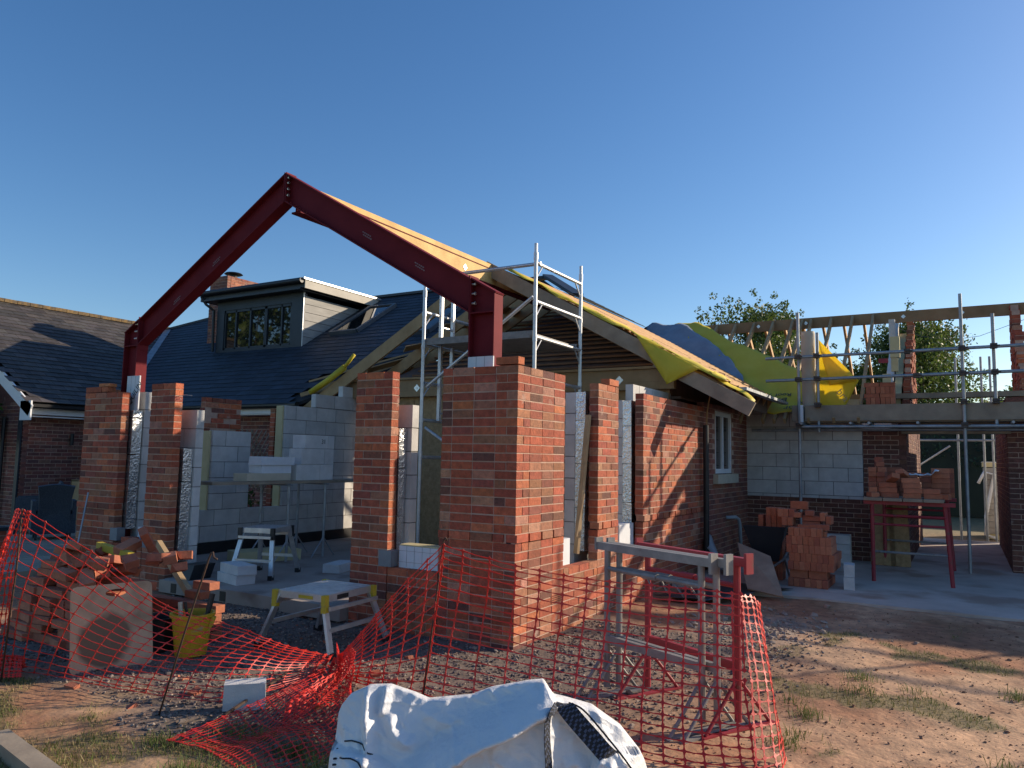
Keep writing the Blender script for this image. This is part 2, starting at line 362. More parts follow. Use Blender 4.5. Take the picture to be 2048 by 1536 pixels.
for i in range(120000):
    if random.random() < .55: x = rc(-3.7, -2.0); y = rc(-1.0, 2.9)
    else: x = rc(-2.4, 3.2); y = rc(-5.2, -1.6)
    w = grass_w(x, y)
    if random.random() > w*.8+.012: continue
    c = random.choice([(.12,.155,.03),(.15,.18,.045),(.09,.13,.025),(.26,.215,.085),(.34,.27,.13)]) if random.random() < w+.1 else (.36,.28,.14)
    blade(b, x, y, rc(.008, .030)*(.6+w*.9), c)
for i in range(44):
    x0, y0 = (rc(-3.1,-2.3), rc(-.7,.6)) if i < 14 else (rc(-1.4, 1.9), rc(-4.8,-2.2))
    for j in range(130 if i < 14 else random.choice([40,70,120])):
        c = random.choice([(.10,.15,.025),(.14,.19,.04),(.17,.20,.06)]); blade(b, x0+random.gauss(0,.06), y0+random.gauss(0,.06), rc(.03,.085), c)
stuff(b.build("grass", m_grass, fix=False), "patchy short grass and dry straw growing on the bare soil", "grass")
# concrete paving, patio, interior floor
b = MB(); b.box((3.9,-9,-.1), (13.2,-.02,.032)); struct(b.build("paving", m_conc))
b = MB()
for i in range(10):
    for j in range(10):
        g = rc(.85,1.1); b.box((-1.9+i*.62, 6.75+j*.62, -.05), (-1.9+i*.62+.61, 6.75+j*.62+.61, .07+rc(-.002,.002)), (g,g*.98,g*.94))
struct(b.build("path", mat("patio_slab", (.34,.28,.21), (.44,.37,.28), 3, .9, bump=.2, attr=True)))
b = MB(); b.box((-.09, 1.82, .02), (0.02, 4.5, .15)); b.box((.012, .36, -.05), (4.66, 5.98, .148)); struct(b.build("floor", mat("dusty_floor", (.30,.245,.205), (.38,.315,.265), 2.2, .9, bump=.15, stain=((.22,.16,.13),1.6,.55))))
b = MB()
for y in (1.98, 2.62, 3.4, 4.2): b.box((-.094, y, .03), (-.088, y+.09, .13))
tag(b.build("damp_proof_strip", m_black), "black membrane strips folded over the edge of the raised floor", "membrane")

# ================================================================== NEW BRICKWORK
def pier(label, group="new brick piers", loc=(0,0,0)): return thing("brick_pier", label, "brick pier", loc, group)
def corner_l(mb, ox, oy, sx, sy, LA, LB, zt, z0=0):
    """corner: A runs along y (sign sy) showing -x, B runs along x showing y side"""
    brick_leaf(mb, (ox,oy), (0,sy), (-1,0), LA, z0, zt, 0, a0=lambda k: 0 if k%2==0 else .1125, slots=(SL[0],SL[1],False))
    brick_leaf(mb, (ox,oy), (1,0), (0,-sy), LB, z0, zt, 1, a0=lambda k: .1125 if k%2==0 else 0, slots=SL if sy > 0 else None)
p1 = pier("widest red brick corner pier, a single brick left on top of its front corner")
b = MB(); corner_l(b, 0, 0, 1, 1, .777, .89, 2.35); b.box((0,0,2.36), (.1025,.222,2.425), bcol(), 0, .002)
b.build("brickwork", BM, p1)
b = MB(); block_leaf(b, (.40,.265), (1,0), (0,-1), .49, .15, 2.26); b.build("blockwork", KM, p1)
for zz in (.315,): # terracotta air brick
    b = MB(); b.box((.66,-.004,.27), (.875,.02,.345), (.46,.15,.08))
    for i in range(8):
        for j in range(4): b.box((.672+i*.025,-.0055,.276+j*.018), (.688+i*.025,-.0035,.285+j*.018), (.03,.015,.01))
    b.build("air_brick", m_brick, p1)
p2 = pier("narrow red brick pier standing between the right window gap and the wide doorway", loc=(0,1.356,0))
b = MB(); brick_leaf(b, (0,1.356), (0,1), (-1,0), .44, 0, 2.35, 1, slots=None); b.build("brickwork", BM, p2)
b = MB(); block_leaf(b, (.265,1.318), (0,1), (-1,0), .50, .15, 2.053, .1, 1); b.build("blockwork", KM, p2)
def foil(y0, y1, x0, x1, z0, z1, par, alongx=False):
    b = MB(); z = z0
    while z < z1-.02:
        t = min(z+.45, z1); b.box((x0,y0,z+.004), (x1,y1,t-.004), W1, 0, .004); z = t
    return b.build("insulation", m_foil, par)
foil(1.365, 1.80, .14, .255, .55, 1.83, p2)
b = MB(); b.box((-.012,1.30,.555), (.10,1.445,.70), (.42,.44,.47)); b.build("cavity_closer", m_block, p2)
p3 = pier("narrow red brick pier left of the wide doorway, wall ties poking out beside its top", loc=(0,4.543,0))
b = MB(); brick_leaf(b, (0,4.543), (0,1), (-1,0), .44, 0, 2.35, 0); b.build("brickwork", BM, p3)
b = MB(); block_leaf(b, (.265,4.488), (0,1), (-1,0), .52, .15, 2.055, .1, 0); b.build("blockwork", KM, p3)
foil(4.515, 4.98, .13, .255, .32, 1.60, p3)
b = MB(); b.path([(.05,4.60,2.20),(.06,4.45,2.215),(.07,4.34,2.205)], .003, 6); b.path([(.03,4.57,2.16),(.03,4.48,2.165)], .003, 6); b.build("wall_tie", m_alu, p3)
b = MB(); b.box((-.012,4.88,.46), (.10,4.99,.62), (.40,.44,.50)); b.build("cavity_closer", m_block, p3)
p4 = pier("left corner red brick pier, one bright orange brick lying on its stepped top", loc=(0,6.327,0))
b = MB(); brick_leaf(b, (0,5.55), (0,1), (-1,0), .777, 0, 2.275, 1, slots=(SL[0],SL[1],False)); brick_leaf(b, (.1125,6.327), (1,0), (0,1), .78, 0, 2.35, 0)
b.box((0,6.00,2.285), (.1025,6.327,2.35), bcol(), 0, .002); b.box((0,5.86,2.285), (.1025,5.99,2.345), bcol(), 0, .002)
b.build("brickwork", BM, p4)
b = MB(); b.box((.0,5.84,2.352), (.10,6.05,2.392), (.62,.24,.10), 0, .003); b.build("top_brick", m_brick, p4)
b = MB(); block_leaf(b, (.265,5.49), (0,1), (-1,0), .14, .15, 2.295, .1, 1); b.build("blockwork", KM, p4)
foil(5.505, 5.62, .12, .245, .62, 2.06, p4)
b = MB(); b.box((-.012,5.46,.50), (.09,5.60,.645), (.42,.46,.52)); b.build("cavity_closer", m_block, p4)
p5 = pier("narrow red brick pier on the right hand side wall between two window gaps", loc=(1.661,0,0))
b = MB(); brick_leaf(b, (1.661,0), (1,0), (0,-1), .533, 0, 2.35, 0, slots=SL); b.box((1.95,0,2.36), (2.194,.1025,2.425), bcol(), 0, .002); b.build("brickwork", BM, p5)
b = MB(); block_leaf(b, (1.66,.265), (1,0), (0,-1), .54, .15, 2.262, .115, 1); b.build("blockwork", KM, p5)
foil(.15, .262, 1.663, 2.19, .62, 2.266, p5)
# low walls under the window gaps
def low_wall(label, o, u, n, L, loc, inner, zt=.55):
    t = thing("low_wall", label, "low wall", loc, "low walls under the window gaps")
    b = MB(); brick_leaf(b, o, u, n, L, 0, zt, 1); b.build("brickwork", BM, t)
    b = MB(); b.box(*inner, W1, 0); b.build("sill_board", m_ins, t); return t
w1 = low_wall("low brick wall left of the widest corner pier, white grid board on top", (0,.787), (0,1), (-1,0), .559, (0,1.06,0), ((.07,.785,.50),(.20,1.27,.745)))
b = MB()
for i in range(5): b.box((.0685,.83+i*.088,.56), (.0695,.832+i*.088,.745))
for z in (.60,.70): b.box((.0685,.79,z), (.0695,1.27,z+.002))
b.build("grid_print", m_blockmortar, w1)
b = MB(); b.box((.075,.79,.745), (.20,1.27,.758), (1,1,1), 0, .003); b.build("board_edge", m_pir, w1)
w2 = low_wall("low brick wall right of the widest corner pier, a pale board at its gap", (.90,0), (1,0), (0,-1), .751, (1.28,0,0), ((.93,.105,.50),(1.24,.25,.80)))
w3 = low_wall("low brick wall between the narrow side pier and the long side wall", (2.204,0), (1,0), (0,-1), .735, (2.57,0,0), ((2.50,.11,.50),(2.92,.25,.84)))
w4 = low_wall("low brick wall between the two left piers, silver foil in its gap", (0,4.993), (0,1), (-1,0), .547, (0,5.27,0), ((.15,5.02,.40),(.22,5.30,.66)), .475)
b = MB(); b.box((0,5.20,.485), (.1025,5.39,.55), bcol(), 0, .002); b.build("loose_brick", m_brick, w4)
# long side wall with window and downpipe
sw = thing("side_wall", "long red brick side wall with a white window, a black downpipe and a slotted course", "wall", (2.949,0,0))
b = MB()
brick_leaf(b, (2.949,0), (1,0), (0,-1), 2.43, 0, 2.35, 1, slots=SL)
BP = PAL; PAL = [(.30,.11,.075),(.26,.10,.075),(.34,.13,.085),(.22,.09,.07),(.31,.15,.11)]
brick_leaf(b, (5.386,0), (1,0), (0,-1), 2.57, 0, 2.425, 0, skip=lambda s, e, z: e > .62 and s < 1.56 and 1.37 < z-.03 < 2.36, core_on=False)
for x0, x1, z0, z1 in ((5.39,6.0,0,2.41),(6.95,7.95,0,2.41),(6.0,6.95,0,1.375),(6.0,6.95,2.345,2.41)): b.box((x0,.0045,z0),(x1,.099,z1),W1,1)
PAL = BP
b.build("brickwork", BM, sw)
b = MB(); block_leaf(b, (2.95,.265), (1,0), (0,-1), 1.7, .15, 2.275, .1, 0); block_leaf(b, (3.30,.266), (1,0), (0,-1), 1.4, 2.285, 2.50, .1, 1); b.build("blockwork", KM, sw)
foil(.15, .262, 2.952, 4.5, .62, 2.275, sw)
b = MB(); b.tube((5.23,-.075,.10), (5.23,-.075,2.08), .04, 12); b.build("downpipe", m_black, sw)
b = MB(); b.path([(5.30,-.12,2.52),(5.235,-.09,2.25),(5.23,-.085,2.06)], .011, 8, (.8,.7,.6)); b.build("rod", m_wood, sw)
b = MB()
for x0, x1, z0, z1 in ((6.0,6.95,2.27,2.34),(6.0,6.95,1.385,1.455),(6.0,6.065,1.455,2.27),(6.885,6.95,1.455,2.27),(6.43,6.50,1.455,2.27)): b.box((x0,.015,z0),(x1,.07,z1))
wf = b.build("window_frame", m_white, sw)
b = MB(); b.box((6.06,.045,1.45),(6.89,.055,2.275)); b.build("pane", m_glass, wf)
b = MB(); b.box((5.95,.09,1.3),(7.0,.12,2.4)); b.build("reveal_lining", m_dark, wf)
b = MB(); b.box((5.86,-.075,1.235),(7.06,.05,1.375)); b.build("sill", m_cream, sw)
# left side wall: two block panels, black course, brick stub
lw = thing("block_wall", "grey block inner wall seen through the doorway, two tall panels with window gaps", "wall", (2.5,6.0,.15))
b = MB(); block_leaf(b, (.40,5.96), (1,0), (0,-1), 4.24, .30, .75, .1, 0); block_leaf(b, (1.655,5.96), (1,0), (0,-1), .67, .75, 1.875, .1, 1)
block_leaf(b, (2.985,5.96), (1,0), (0,-1), 1.66, .75, 2.325, .1, 1); block_leaf(b, (3.62,5.96), (1,0), (0,-1), 1.0, 2.325, 2.555, .1, 0); b.box((4.25,5.96,2.56), (4.62,6.06,2.74), (1.1,1.1,1.1)); b.build("blockwork", KM, lw)
b = MB(); b.box((.40,5.95,.14),(4.64,6.06,.302)); b.build("damp_proof_course", m_black, lw)
b = MB(); b.box((1.625,6.0,.75),(1.653,6.14,1.87)); b.box((2.955,6.0,.75),(2.983,6.14,2.32)); b.build("insulation", m_pir, lw)
ls = thing("brick_pier", "rough backed brick pier standing behind the left block panel", "brick pier", (2.0,6.22,0), "new brick piers")
b = MB(); brick_leaf(b, (1.70,6.225), (1,0), (0,-1), .64, 0, 2.36, 1, rough=.012); b.build("brickwork", BM, ls)
ls2 = thing("brick_pier", "shaded brick pier behind the left edge of the taller block panel", "brick pier", (3.4,6.22,0), "new brick piers")
b = MB(); brick_leaf(b, (3.0,6.225), (1,0), (0,-1), 1.6, 0, 2.28, 1, rough=.008); b.build("brickwork", BM, ls2)

# ================================================================== STEEL PORTAL
XS = .26
sf = thing("steel_portal", "dark red steel portal frame rising over the brick piers to a pointed apex", "steel frame", (XS,3.13,.15))
def web(mb, poly, t=.008): mb.prism([V((XS-t/2, y, z)) for y, z in poly], (t,0,0))
def flange(mb, a, c, t=.014, w=.146): mb.beam((XS,*a), (XS,*c), w, t, upv=(0,0,1) if abs(a[0]-c[0]) > .05 else (0,1,0))
sl = (4.655-3.201)/(3.13-.638)
for sgn in (1, -1):
    Y = (lambda y: y) if sgn == 1 else (lambda y: 6.26-y)
    b = MB(); web(b, [(Y(.38),.15),(Y(.63),.15),(Y(.63),3.19),(Y(.38),3.055)]); flange(b, (Y(.377),.15), (Y(.377),3.045)); flange(b, (Y(.638),.15), (Y(.638),3.20)); 
    b.beam((XS,Y(.36),3.05), (XS,Y(.632),3.205), .146, .014); b.box((XS-.07,min(Y(.385),Y(.63)),2.872),(XS+.07,max(Y(.385),Y(.63)),2.884)); b.build("column", m_steel, sf)
    b = MB(); web(b, [(Y(.652),2.90),(Y(.652),3.20),(3.125 if sgn==1 else 3.135,4.645),(3.125 if sgn==1 else 3.135,4.345)])
    flange(b, (Y(.652),3.205), (Y(3.128),4.648)); flange(b, (Y(.652),2.893), (Y(3.128),4.337)); b.box((XS-.073,Y(.646)-.006,2.82),(XS+.073,Y(.646)+.006,3.235)); b.box((XS-.073,Y(3.118)-.006,4.33),(XS+.073,Y(3.118)+.006,4.66)); ra = b.build("rafter", m_steel, sf)
    b = MB()
    for q in (.25,.55):
        y = .652+q*2.3; z = 3.05+(y-.652)*sl; tv = V((0,sgn,sl)).normalized()
        for i in range(2):
            for j in range(5):
                c0 = V((XS-.0065, Y(y)+tv.y*(j*.028-i*.01), z+tv.z*(j*.028)-i*.035*.9))
                b.beam(c0, c0+tv*.02, .001, .012, upv=(0,-tv.z,tv.y))
    b.build("stencil_mark", mat("faded_stencil", (.20,.12,.125), (.26,.17,.17), 40, .7), ra)
for y, zs in ((.60,(2.97,3.06,3.15)),(5.66,(2.97,3.06,3.15)),(3.10,(4.40,4.47,4.54,4.60))):
    for z in zs:
        b = MB(); b.tube((XS-.05,y-.005,z),(XS-.05,y+.055,z),.009,8); b.tube((XS-.05,y-.014,z),(XS-.05,y,z),.016,6); b.build("bolt", m_bolt, sf)
def ins_board(label, a, c, words=None):
    b = MB(); b.box(a, c); t = thing("insulation_board", label, "insulation", ((a[0]+c[0])/2,(a[1]+c[1])/2,a[2]), "insulation packed beside the steel columns"); b.build("board", m_ins, t)
    b = MB()
    for i in range(1,3): y = a[1]+(c[1]-a[1])*i/3; b.box((a[0]-.001,y,a[2]),(a[0]+.0005,y+.002,c[2]))
    b.box((a[0]-.001,a[1],a[2]+(c[2]-a[2])*.35),(a[0]+.0005,c[1],a[2]+(c[2]-a[2])*.35+.002)); b.build("grid_print", m_blockmortar, t)
    return t
ins_board("white insulation board at the foot of the right steel column, a nail in it", (.17,.36,2.25),(.186,.63,2.468))
ti = ins_board("white insulation board with black lettering beside the left steel column", (.165,5.485,2.06),(.181,5.735,2.49))
text_obj("QUILIN", "lettering", .105, (.163,5.565,2.27), ((0,-.62,.78),(0,.78,.62),(-1,0,0)), m_black, ti)

# ================================================================== RIDGE BEAM AND NEW TIMBER ROOF
rb = thing("ridge_beam", "yellow timber packed steel ridge beam running back from the steel apex", "beam", (.35,3.1,4.25))
b = MB(); b.box((.34,3.03,4.235),(6.5,3.17,4.255)); b.box((.34,3.03,4.49),(6.5,3.17,4.502)); b.box((.34,3.085,4.255),(6.5,3.11,4.49)); b.build("steel_beam", m_steel, rb)
b = MB(); b.box((.40,3.035,4.262),(6.4,3.084,4.486),(1.5,1.42,1.0)); b.build("packing_timber", m_wood, rb)
b = MB(); b.box((.40,3.034,4.505),(6.4,3.165,4.572),(1.55,1.45,1.0)); b.build("top_timber", m_wood, rb)
for x in (1.75,3.6,4.9):
    b = MB(); R = (V((.707,0,.707)),V((-.707,0,.707)),V((0,-1,0))); b.obox((x,3.030,4.36),(.035,.035,.003),R); b.tube((x,3.028,4.36),(x,3.02,4.36),.012,6,(.2,.2,.2)); b.build("plate_washer", m_bolt, rb)
XG = 4.36
def PR(y): return 4.62+.555*(y-3.12)
nr = thing("roof_frame", "unfinished timber gable roof with yellow membrane, tan battens and a hanging yellow flap", "roof frame", (XG,3.12,2.5))
b = MB()
for q, (dx, h, dz) in enumerate(((0,.20,0),(.052,.05,.045),(.085,.04,.08))): b.beam((XG+dx,3.17,PR(3.17)-.10+dz),(XG+dx,.02,PR(.02)-.10+dz),.045,h,col=(.80,.80,.82))
b.build("barge_board", m_oldwood, nr)
b = MB(); b.beam((XG-.01,.35,2.93),(XG-.01,-.93,2.235),.045,.19,col=(.95,.9,.85)); b.build("barge_board", m_oldwood, nr)
for i in range(11):
    x = XG+.12+i*.42
    b = MB(); b.beam((x,3.05,PR(3.05)-.12),(x,-.50,PR(-.50)-.12),.047,.19,col=(.9,.8,.7)); b.build("rafter", m_wood, nr)
for i in range(7):
    x = XG+(.02 if i == 0 else .50+i*.40); zm = 2.48+.63*(x-4.2)+.03; ye = min(3.2+(4.60-zm)/.575+(.55 if x < 5.7 else .1), 7.05)
    b = MB(); b.beam((x,3.18,4.50),(x,ye,4.50-.575*(ye-3.18)),.047,.20,col=(.95,.92,.86)); b.build("rafter", m_wood, nr)
b = MB(); b.beam((4.52,6.9,2.66),(7.4,3.4,4.36),.05,.2); b.build("valley_rafter", m_wood, nr)
b = MB(); b.box((4.50,.15,2.55),(4.60,6.25,2.83),(.75,.72,.68)); b.box((4.46,.15,2.835),(4.62,6.25,2.87),(.85,.8,.72)); tb = b.build("tie_beam", m_wood, nr)
for y in (.95,4.55):
    b = MB(); b.obox((4.495,y,2.69),(.045,.045,.003),(V((0,.707,.707)),V((0,-.707,.707)),V((1,0,0)))); b.tube((4.492,y,2.69),(4.484,y,2.69),.014,6,(.15,.15,.15)); b.build("plate_washer", m_bolt, tb)
b = MB(); b.box((4.50,-.49,PR(-.5)-.25),(7.3,-.47,PR(-.5)+.0)); b.build("eaves_shade_strip", m_felt, nr)  # dark brown strip standing in for the shade behind the rafter ends, no fascia
for i in range(7):
    b = MB(); b.box((4.62+i*.40,-.80,PR(-.76)+.045),(4.62+i*.40+.385,-.70,PR(-.74)+.075),(rc(.8,1.1),)*3); b.build("eaves_slate", m_galv, nr)
b = MB(); b.beam((4.30,7.02,2.62),(4.85,6.05,2.95),.05,.07); b.beam((4.32,6.85,2.86),(5.9,5.2,3.62),.045,.03); b.build("batten", m_wood, nr)
b = MB(); b.path([(4.28,6.75,2.66),(4.30,6.35,2.87),(4.31,6.0,3.08)], .055, 12); b.path([(4.31,6.0,3.08),(4.33,5.9,3.2),(4.35,5.82,3.3)], .03, 8); b.build("membrane_roll", m_mem_y, nr, smooth=True)
# boarding and fan of timbers under the left slope
b = MB()
for i in range(5):
    y0 = 6.7-i*.75; b.beam((4.75+i*.1,y0,2.72+i*.36),(6.6,4.6-i*.2,3.75+i*.12),.18,.02,upv=(0,.5,.87),col=(.8,.78,.72))
b.build("sarking_board", m_wood, nr)
# membrane on the right slope
def sheet(mb, rows, col=W1, mi=0, th=.004):
    k = len(mb.v); nn = len(rows[0])
    for r in rows: mb.v += [V(p) for p in r]
    for i in range(len(rows)-1):
        for j in range(nn-1): mb.face([k+i*nn+j, k+i*nn+j+1, k+(i+1)*nn+j+1, k+(i+1)*nn+j], col, mi)
def solid(o, th=.004):
    md = o.modifiers.new("thickness", 'SOLIDIFY'); md.thickness = th; md.offset = 0; return o
b = MB(); rows = []
for i in range(24):
    y = 2.75-i*.145; r = []
    for j in range(5):
        x = XG+.0+j*(.10+.05*math.sin(i*.7)); z = PR(y)+.075+.012*math.sin(i*1.9+j)+.01*math.sin(j*2.2+i*.5)
        if j == 0: z -= .03+.02*math.sin(i*1.3); x += .02*math.sin(i*2.1)
        r.append((x,y,z))
    rows.append(r)
sheet(b, rows); solid(b.build("membrane", m_mem_y, nr, smooth=True))
b = MB(); rows = []
for i in range(15):
    y = 3.1-i*.265; rows.append([(4.72+j*min(.93,(2.65+(y+.9)*.74)/5), y, PR(y)+.022+.004*math.sin(i+j)) for j in range(6)])
sheet(b, rows); solid(b.build("membrane", mat("buff_felt", (.30,.20,.11), (.38,.26,.15), 4, .8), nr))
y = 2.9; i = 0
while y > -.70:
    xa = 4.66+rc(0,.05); b = MB(); b.box((xa,y-.016,PR(y)+.03),(min(9.4, 7.35+(y+.9)*.74),y+.016,PR(y)+.062),(1.15,.98,.80)); b.build("batten", m_wood, nr); y -= .115; i += 1
nP = V((0,-.555,1)).normalized(); dP = V((0,-1,-.555)).normalized()
for yy in (2.0,1.1,.2): text_obj("Bradfords RoofTX", "lettering", .075, (XG+.17,yy,PR(yy)+.125), (-dP, V((1,0,0)), nP), m_black, nr)
# flap
b = MB(); A = V((XG-.035,.62,PR(.62)+.05)); B = V((XG-.03,-.27,PR(-.27)+.05)); T = V((XG-.10,.16,2.585)); rows = []
for i in range(9):
    t = i/8; r = []
    for j in range(9):
        s = j/8; p = A.lerp(B, s).lerp(T, t); p.x -= .05*math.sin(math.pi*t)*math.sin(math.pi*s)+.015*math.sin(s*9+t*4)*t; p.x -= .02; r.append(p)
    rows.append(r)
sheet(b, rows); solid(b.build("membrane_flap", m_mem_y, nr, smooth=True))
b = MB(); rows = []
for i in range(12):
    t = i/11; y = -.36-t*.55; z = PR(y)+.07-.16*t*t-.05*math.sin(t*5); w = .17*(1-t*.75)
    rows.append([(XG+.08-w*.2-t*.04,y,z),(XG+.08+w*.4,y-.02,z-.01),(XG+.08+w,y-.03,z+.02)])
sheet(b, rows); solid(b.build("membrane_flap", m_mem_y, nr, smooth=True))
# ================================================================== EXISTING BUNGALOW
bw = thing("bungalow", "dark slate roofed brick bungalow with a grey dormer behind the new brickwork", "house", (4.65,10,0))
sq = math.sqrt(1+.63**2); MAIN = lambda x: 2.48+.63*(x-4.2)
def slates(mb, o, ud, sdv, nu, ns, clip, gauge=.20, w=.30, base=(.045,.05,.06), nrm=None, var=.25, lift=.012):
    ud = V(ud); sdv = V(sdv).normalized(); nr_ = ud.cross(sdv).normalized()
    if nr_.z < 0: nr_ = -nr_
    for i in range(ns):
        for j in range(nu):
            u0 = j*w+(w/2 if i%2 else 0)+.003; u1 = u0+w-.006; s0 = i*gauge; s1 = s0+gauge*1.25
            c = V(o)+ud*((u0+u1)/2)+sdv*(s0+gauge/2)
            if not clip(c): continue
            k = rc(1-var,1+var); q = rc(-.001,.002); l = lift+q
            col = (base[0]*k*rc(.95,1.05), base[1]*k, base[2]*k*rc(.95,1.05)); dr = rc(-.006,.006)
            P = [V(o)+ud*u+sdv*s+nr_*h for u, s, h in ((u0,s0+dr,l),(u1,s0+dr,l),(u1,s1,.002),(u0,s1,.002))]
            mb.hexa([p-nr_*.007 for p in P]+P, col)
def clip_main(c):
    x, y = c.x, c.y
    if x > 9.0 or y < 4.95+.06*math.sin(x*9): return False
    if x < 5.2 and y < 7.25+.15*math.sin(x*13): return False
    if x < 5.7 and y < 6.5: return False
    if x < 8.4: return y < 12.4+1.05*(x-4.2)
    return y < 16.8-(x-8.4)*2.2
b = MB(); slates(b, (4.15,4.8,MAIN(4.15)+.01), (0,1,0), (1,0,.63), 42, 29, clip_main, base=(.030,.038,.052)); ms = b.build("main_roof", m_slate, bw)
b = MB(); b.prism([V((4.2,7.1,MAIN(4.2)-.03)),V((7.63,3.2,MAIN(7.63)-.03)),V((9,4.6,MAIN(9)-.03)),V((9,15.5,MAIN(9)-.03)),V((8.4,16.8,MAIN(8.4)-.03)),V((4.2,12.4,MAIN(4.2)-.03))],(0,0,-.06))
b.build("roof_deck", m_dark, ms)
b = MB(); b.beam((9.0,4.5,5.53),(9.0,15.5,5.53),.2,.06,col=(.9,.9,.9)); b.beam((9.0,15.5,5.50),(8.4,16.85,5.13),.2,.06,col=(.9,.9,.9)); b.build("ridge_tile", m_anth, ms)
# stripped part with brown felt and battens
b = MB(); rows = []
for i in range(31):
    x = 4.5+i*.145; r = []
    for j in range(27):
        y = .35+j*.26; z = MAIN(x)-.02-.025*abs(math.sin(i*math.pi/2))+.008*math.sin(j*1.7+i)
        z = min(z, PR(y)-.24, 4.36-.575*(y-3.18) if y > 3.18 else 9)
        r.append((x,y,z))
    rows.append(r)
sheet(b, rows); solid(b.build("roofing_felt", m_felt, bw))
b = MB()
for i in range(24):
    x = 4.62+i*.155; y0 = max(.45, 3.12-(4.62-.26-MAIN(x))/.555)
    if y0 > 4.9: break
    b.box((x-.02,y0,MAIN(x)),(x+.02,4.98,MAIN(x)+.028),(.52,.36,.30))
b.build("batten", m_wood, bw)
# hip face slates on the right
def clip_hip(c):
    x, y = c.x, c.y
    if y < 2.62 or y > 4.53: return False
    if x < 9: return y < 3.12+(x-7.63)*1.03 if x > 7.63 else y < 3.10 and x > 6.7
    return y < 4.53-(x-9)*1.0
b = MB(); so_ = V((6.6,2.5,PR(2.5)+.085)); slates(b, so_, (1,0,0), (0,1,.555), 22, 12, clip_hip, base=(.038,.043,.05), lift=.018); b.build("hip_slates", m_slate, bw)
b = MB(); b.beam((7.63,3.12,4.74),(9,4.53,5.57),.22,.07); b.build("ridge_tile", m_anth, bw)
# eave, fascia, walls
b = MB(); b.box((4.30,7.2,2.30),(4.33,12.6,2.46)); b.box((2.62,12.62,2.25),(4.33,12.65,2.44)); b.build("fascia", m_white, bw)
b = MB(); b.box((4.33,7.2,2.28),(4.7,12.9,2.31)); b.box((2.62,12.6,2.2),(4.66,12.9,2.22)); b.build("soffit", m_white, bw)
b = MB()
b.tube((4.20,7.0,2.44),(4.20,12.35,2.44),.055,12); b.tube((2.46,12.50,2.42),(4.25,12.50,2.42),.055,12); b.build("gutter", m_black, bw)
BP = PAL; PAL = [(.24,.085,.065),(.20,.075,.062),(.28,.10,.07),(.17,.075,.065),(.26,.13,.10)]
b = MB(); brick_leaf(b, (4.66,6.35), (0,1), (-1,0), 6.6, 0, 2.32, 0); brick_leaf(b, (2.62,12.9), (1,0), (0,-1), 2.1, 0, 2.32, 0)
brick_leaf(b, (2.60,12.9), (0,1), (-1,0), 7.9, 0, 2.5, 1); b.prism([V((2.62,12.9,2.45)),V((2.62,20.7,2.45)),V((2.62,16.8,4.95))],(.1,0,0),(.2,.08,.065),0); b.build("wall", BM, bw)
PAL = BP
b = MB(); b.box((2.55,12.885,0),(2.58,13.0,2.3)); b.box((4.0,12.86,0),(4.6,12.885,2.1)); b.build("door", m_anth, bw)
b = MB(); b.tube((2.53,13.5,.1),(2.53,13.5,2.2),.04,8); b.tube((2.53,14.2,.1),(2.53,14.2,2.2),.03,8); b.build("downpipe", m_black, bw)
b = MB(); b.tube((3.55,12.83,1.66),(3.55,12.83,1.90),.035,10); b.box((3.535,12.84,1.75),(3.565,12.9,1.81)); b.build("wall_lamp", m_black, bw)
b = MB()
for j in range(5): b.box((4.625,.5+j*1.05,.15),(4.65,.5+j*1.05+1.04,2.5),(rc(.8,1.1),)*3)
for j in range(5): b.box((4.64,.5+j*1.05,2.5),(4.66,.5+j*1.05+1.05,2.72),(.5,.5,.5))
b.box((4.63,.26,.15),(4.655,.5,2.72),(.7,.7,.7))
b.build("boarded_front", m_osb, bw)
b = MB(); b.box((4.7,.26,.5),(7.95,.30,2.98)); b.box((7.9,-.02,2.4),(7.95,.30,2.74)); b.box((4.7,.12,2.425),(7.95,.26,2.46)); b.build("dark_infill", m_felt, bw)  # added dark fillers closing sky gaps, roof shade put into their colour
b = MB(); b.box((4.70,5.5,2.3),(4.76,12.9,2.74)); b.build("dark_infill", m_dark, bw)  # near-black filler, the shade under the eaves as a colour
# left wing roof
WP = lambda y: 2.48+.60*(y-12.4)
def clip_wing(c):
    x, y = c.x, c.y
    return x > 2.42 and y < 16.8 and x < 4.2+(y-12.4)/1.05
b = MB(); slates(b, (2.35,12.38,WP(12.38)+.01), (1,0,0), (0,1,.6), 24, 26, clip_wing, base=(.070,.062,.058), lift=.016, var=.35)
wr = b.build("wing_roof", m_slate, bw)
b = MB(); b.prism([V((2.42,12.42,WP(12.4)-.04)),V((4.2,12.42,WP(12.4)-.04)),V((8.4,16.8,WP(16.8)-.04)),V((2.42,16.8,WP(16.8)-.04))],(0,0,-.05)); b.prism([V((2.42,16.8,WP(16.8)-.0)),V((8.4,16.8,WP(16.8)-.0)),V((8.4,21.2,2.48)),V((2.42,21.2,2.48))],(0,0,-.08)); b.build("roof_deck", m_dark, wr)
b = MB()
for i in range(20): b.beam((2.36+i*.30,16.8,WP(16.8)+.03),(2.36+i*.30+.29,16.8,WP(16.8)+.03+rc(-.004,.004)),.22,.085)
b.build("ridge_tile", m_cap, wr)
b = MB(); b.beam((2.41,12.3,2.30),(2.41,16.75,WP(16.75)-.16),.03,.24); b.box((2.395,12.28,2.12),(2.425,12.66,2.50)); b.build("barge_board", m_white, bw)
b = MB(); b.beam((4.3,12.5,MAIN(4.3)+.05),(8.35,16.75,MAIN(8.35)+.05),.16,.02,col=(1,1,1)); b.build("valley_lead", m_galv, bw)
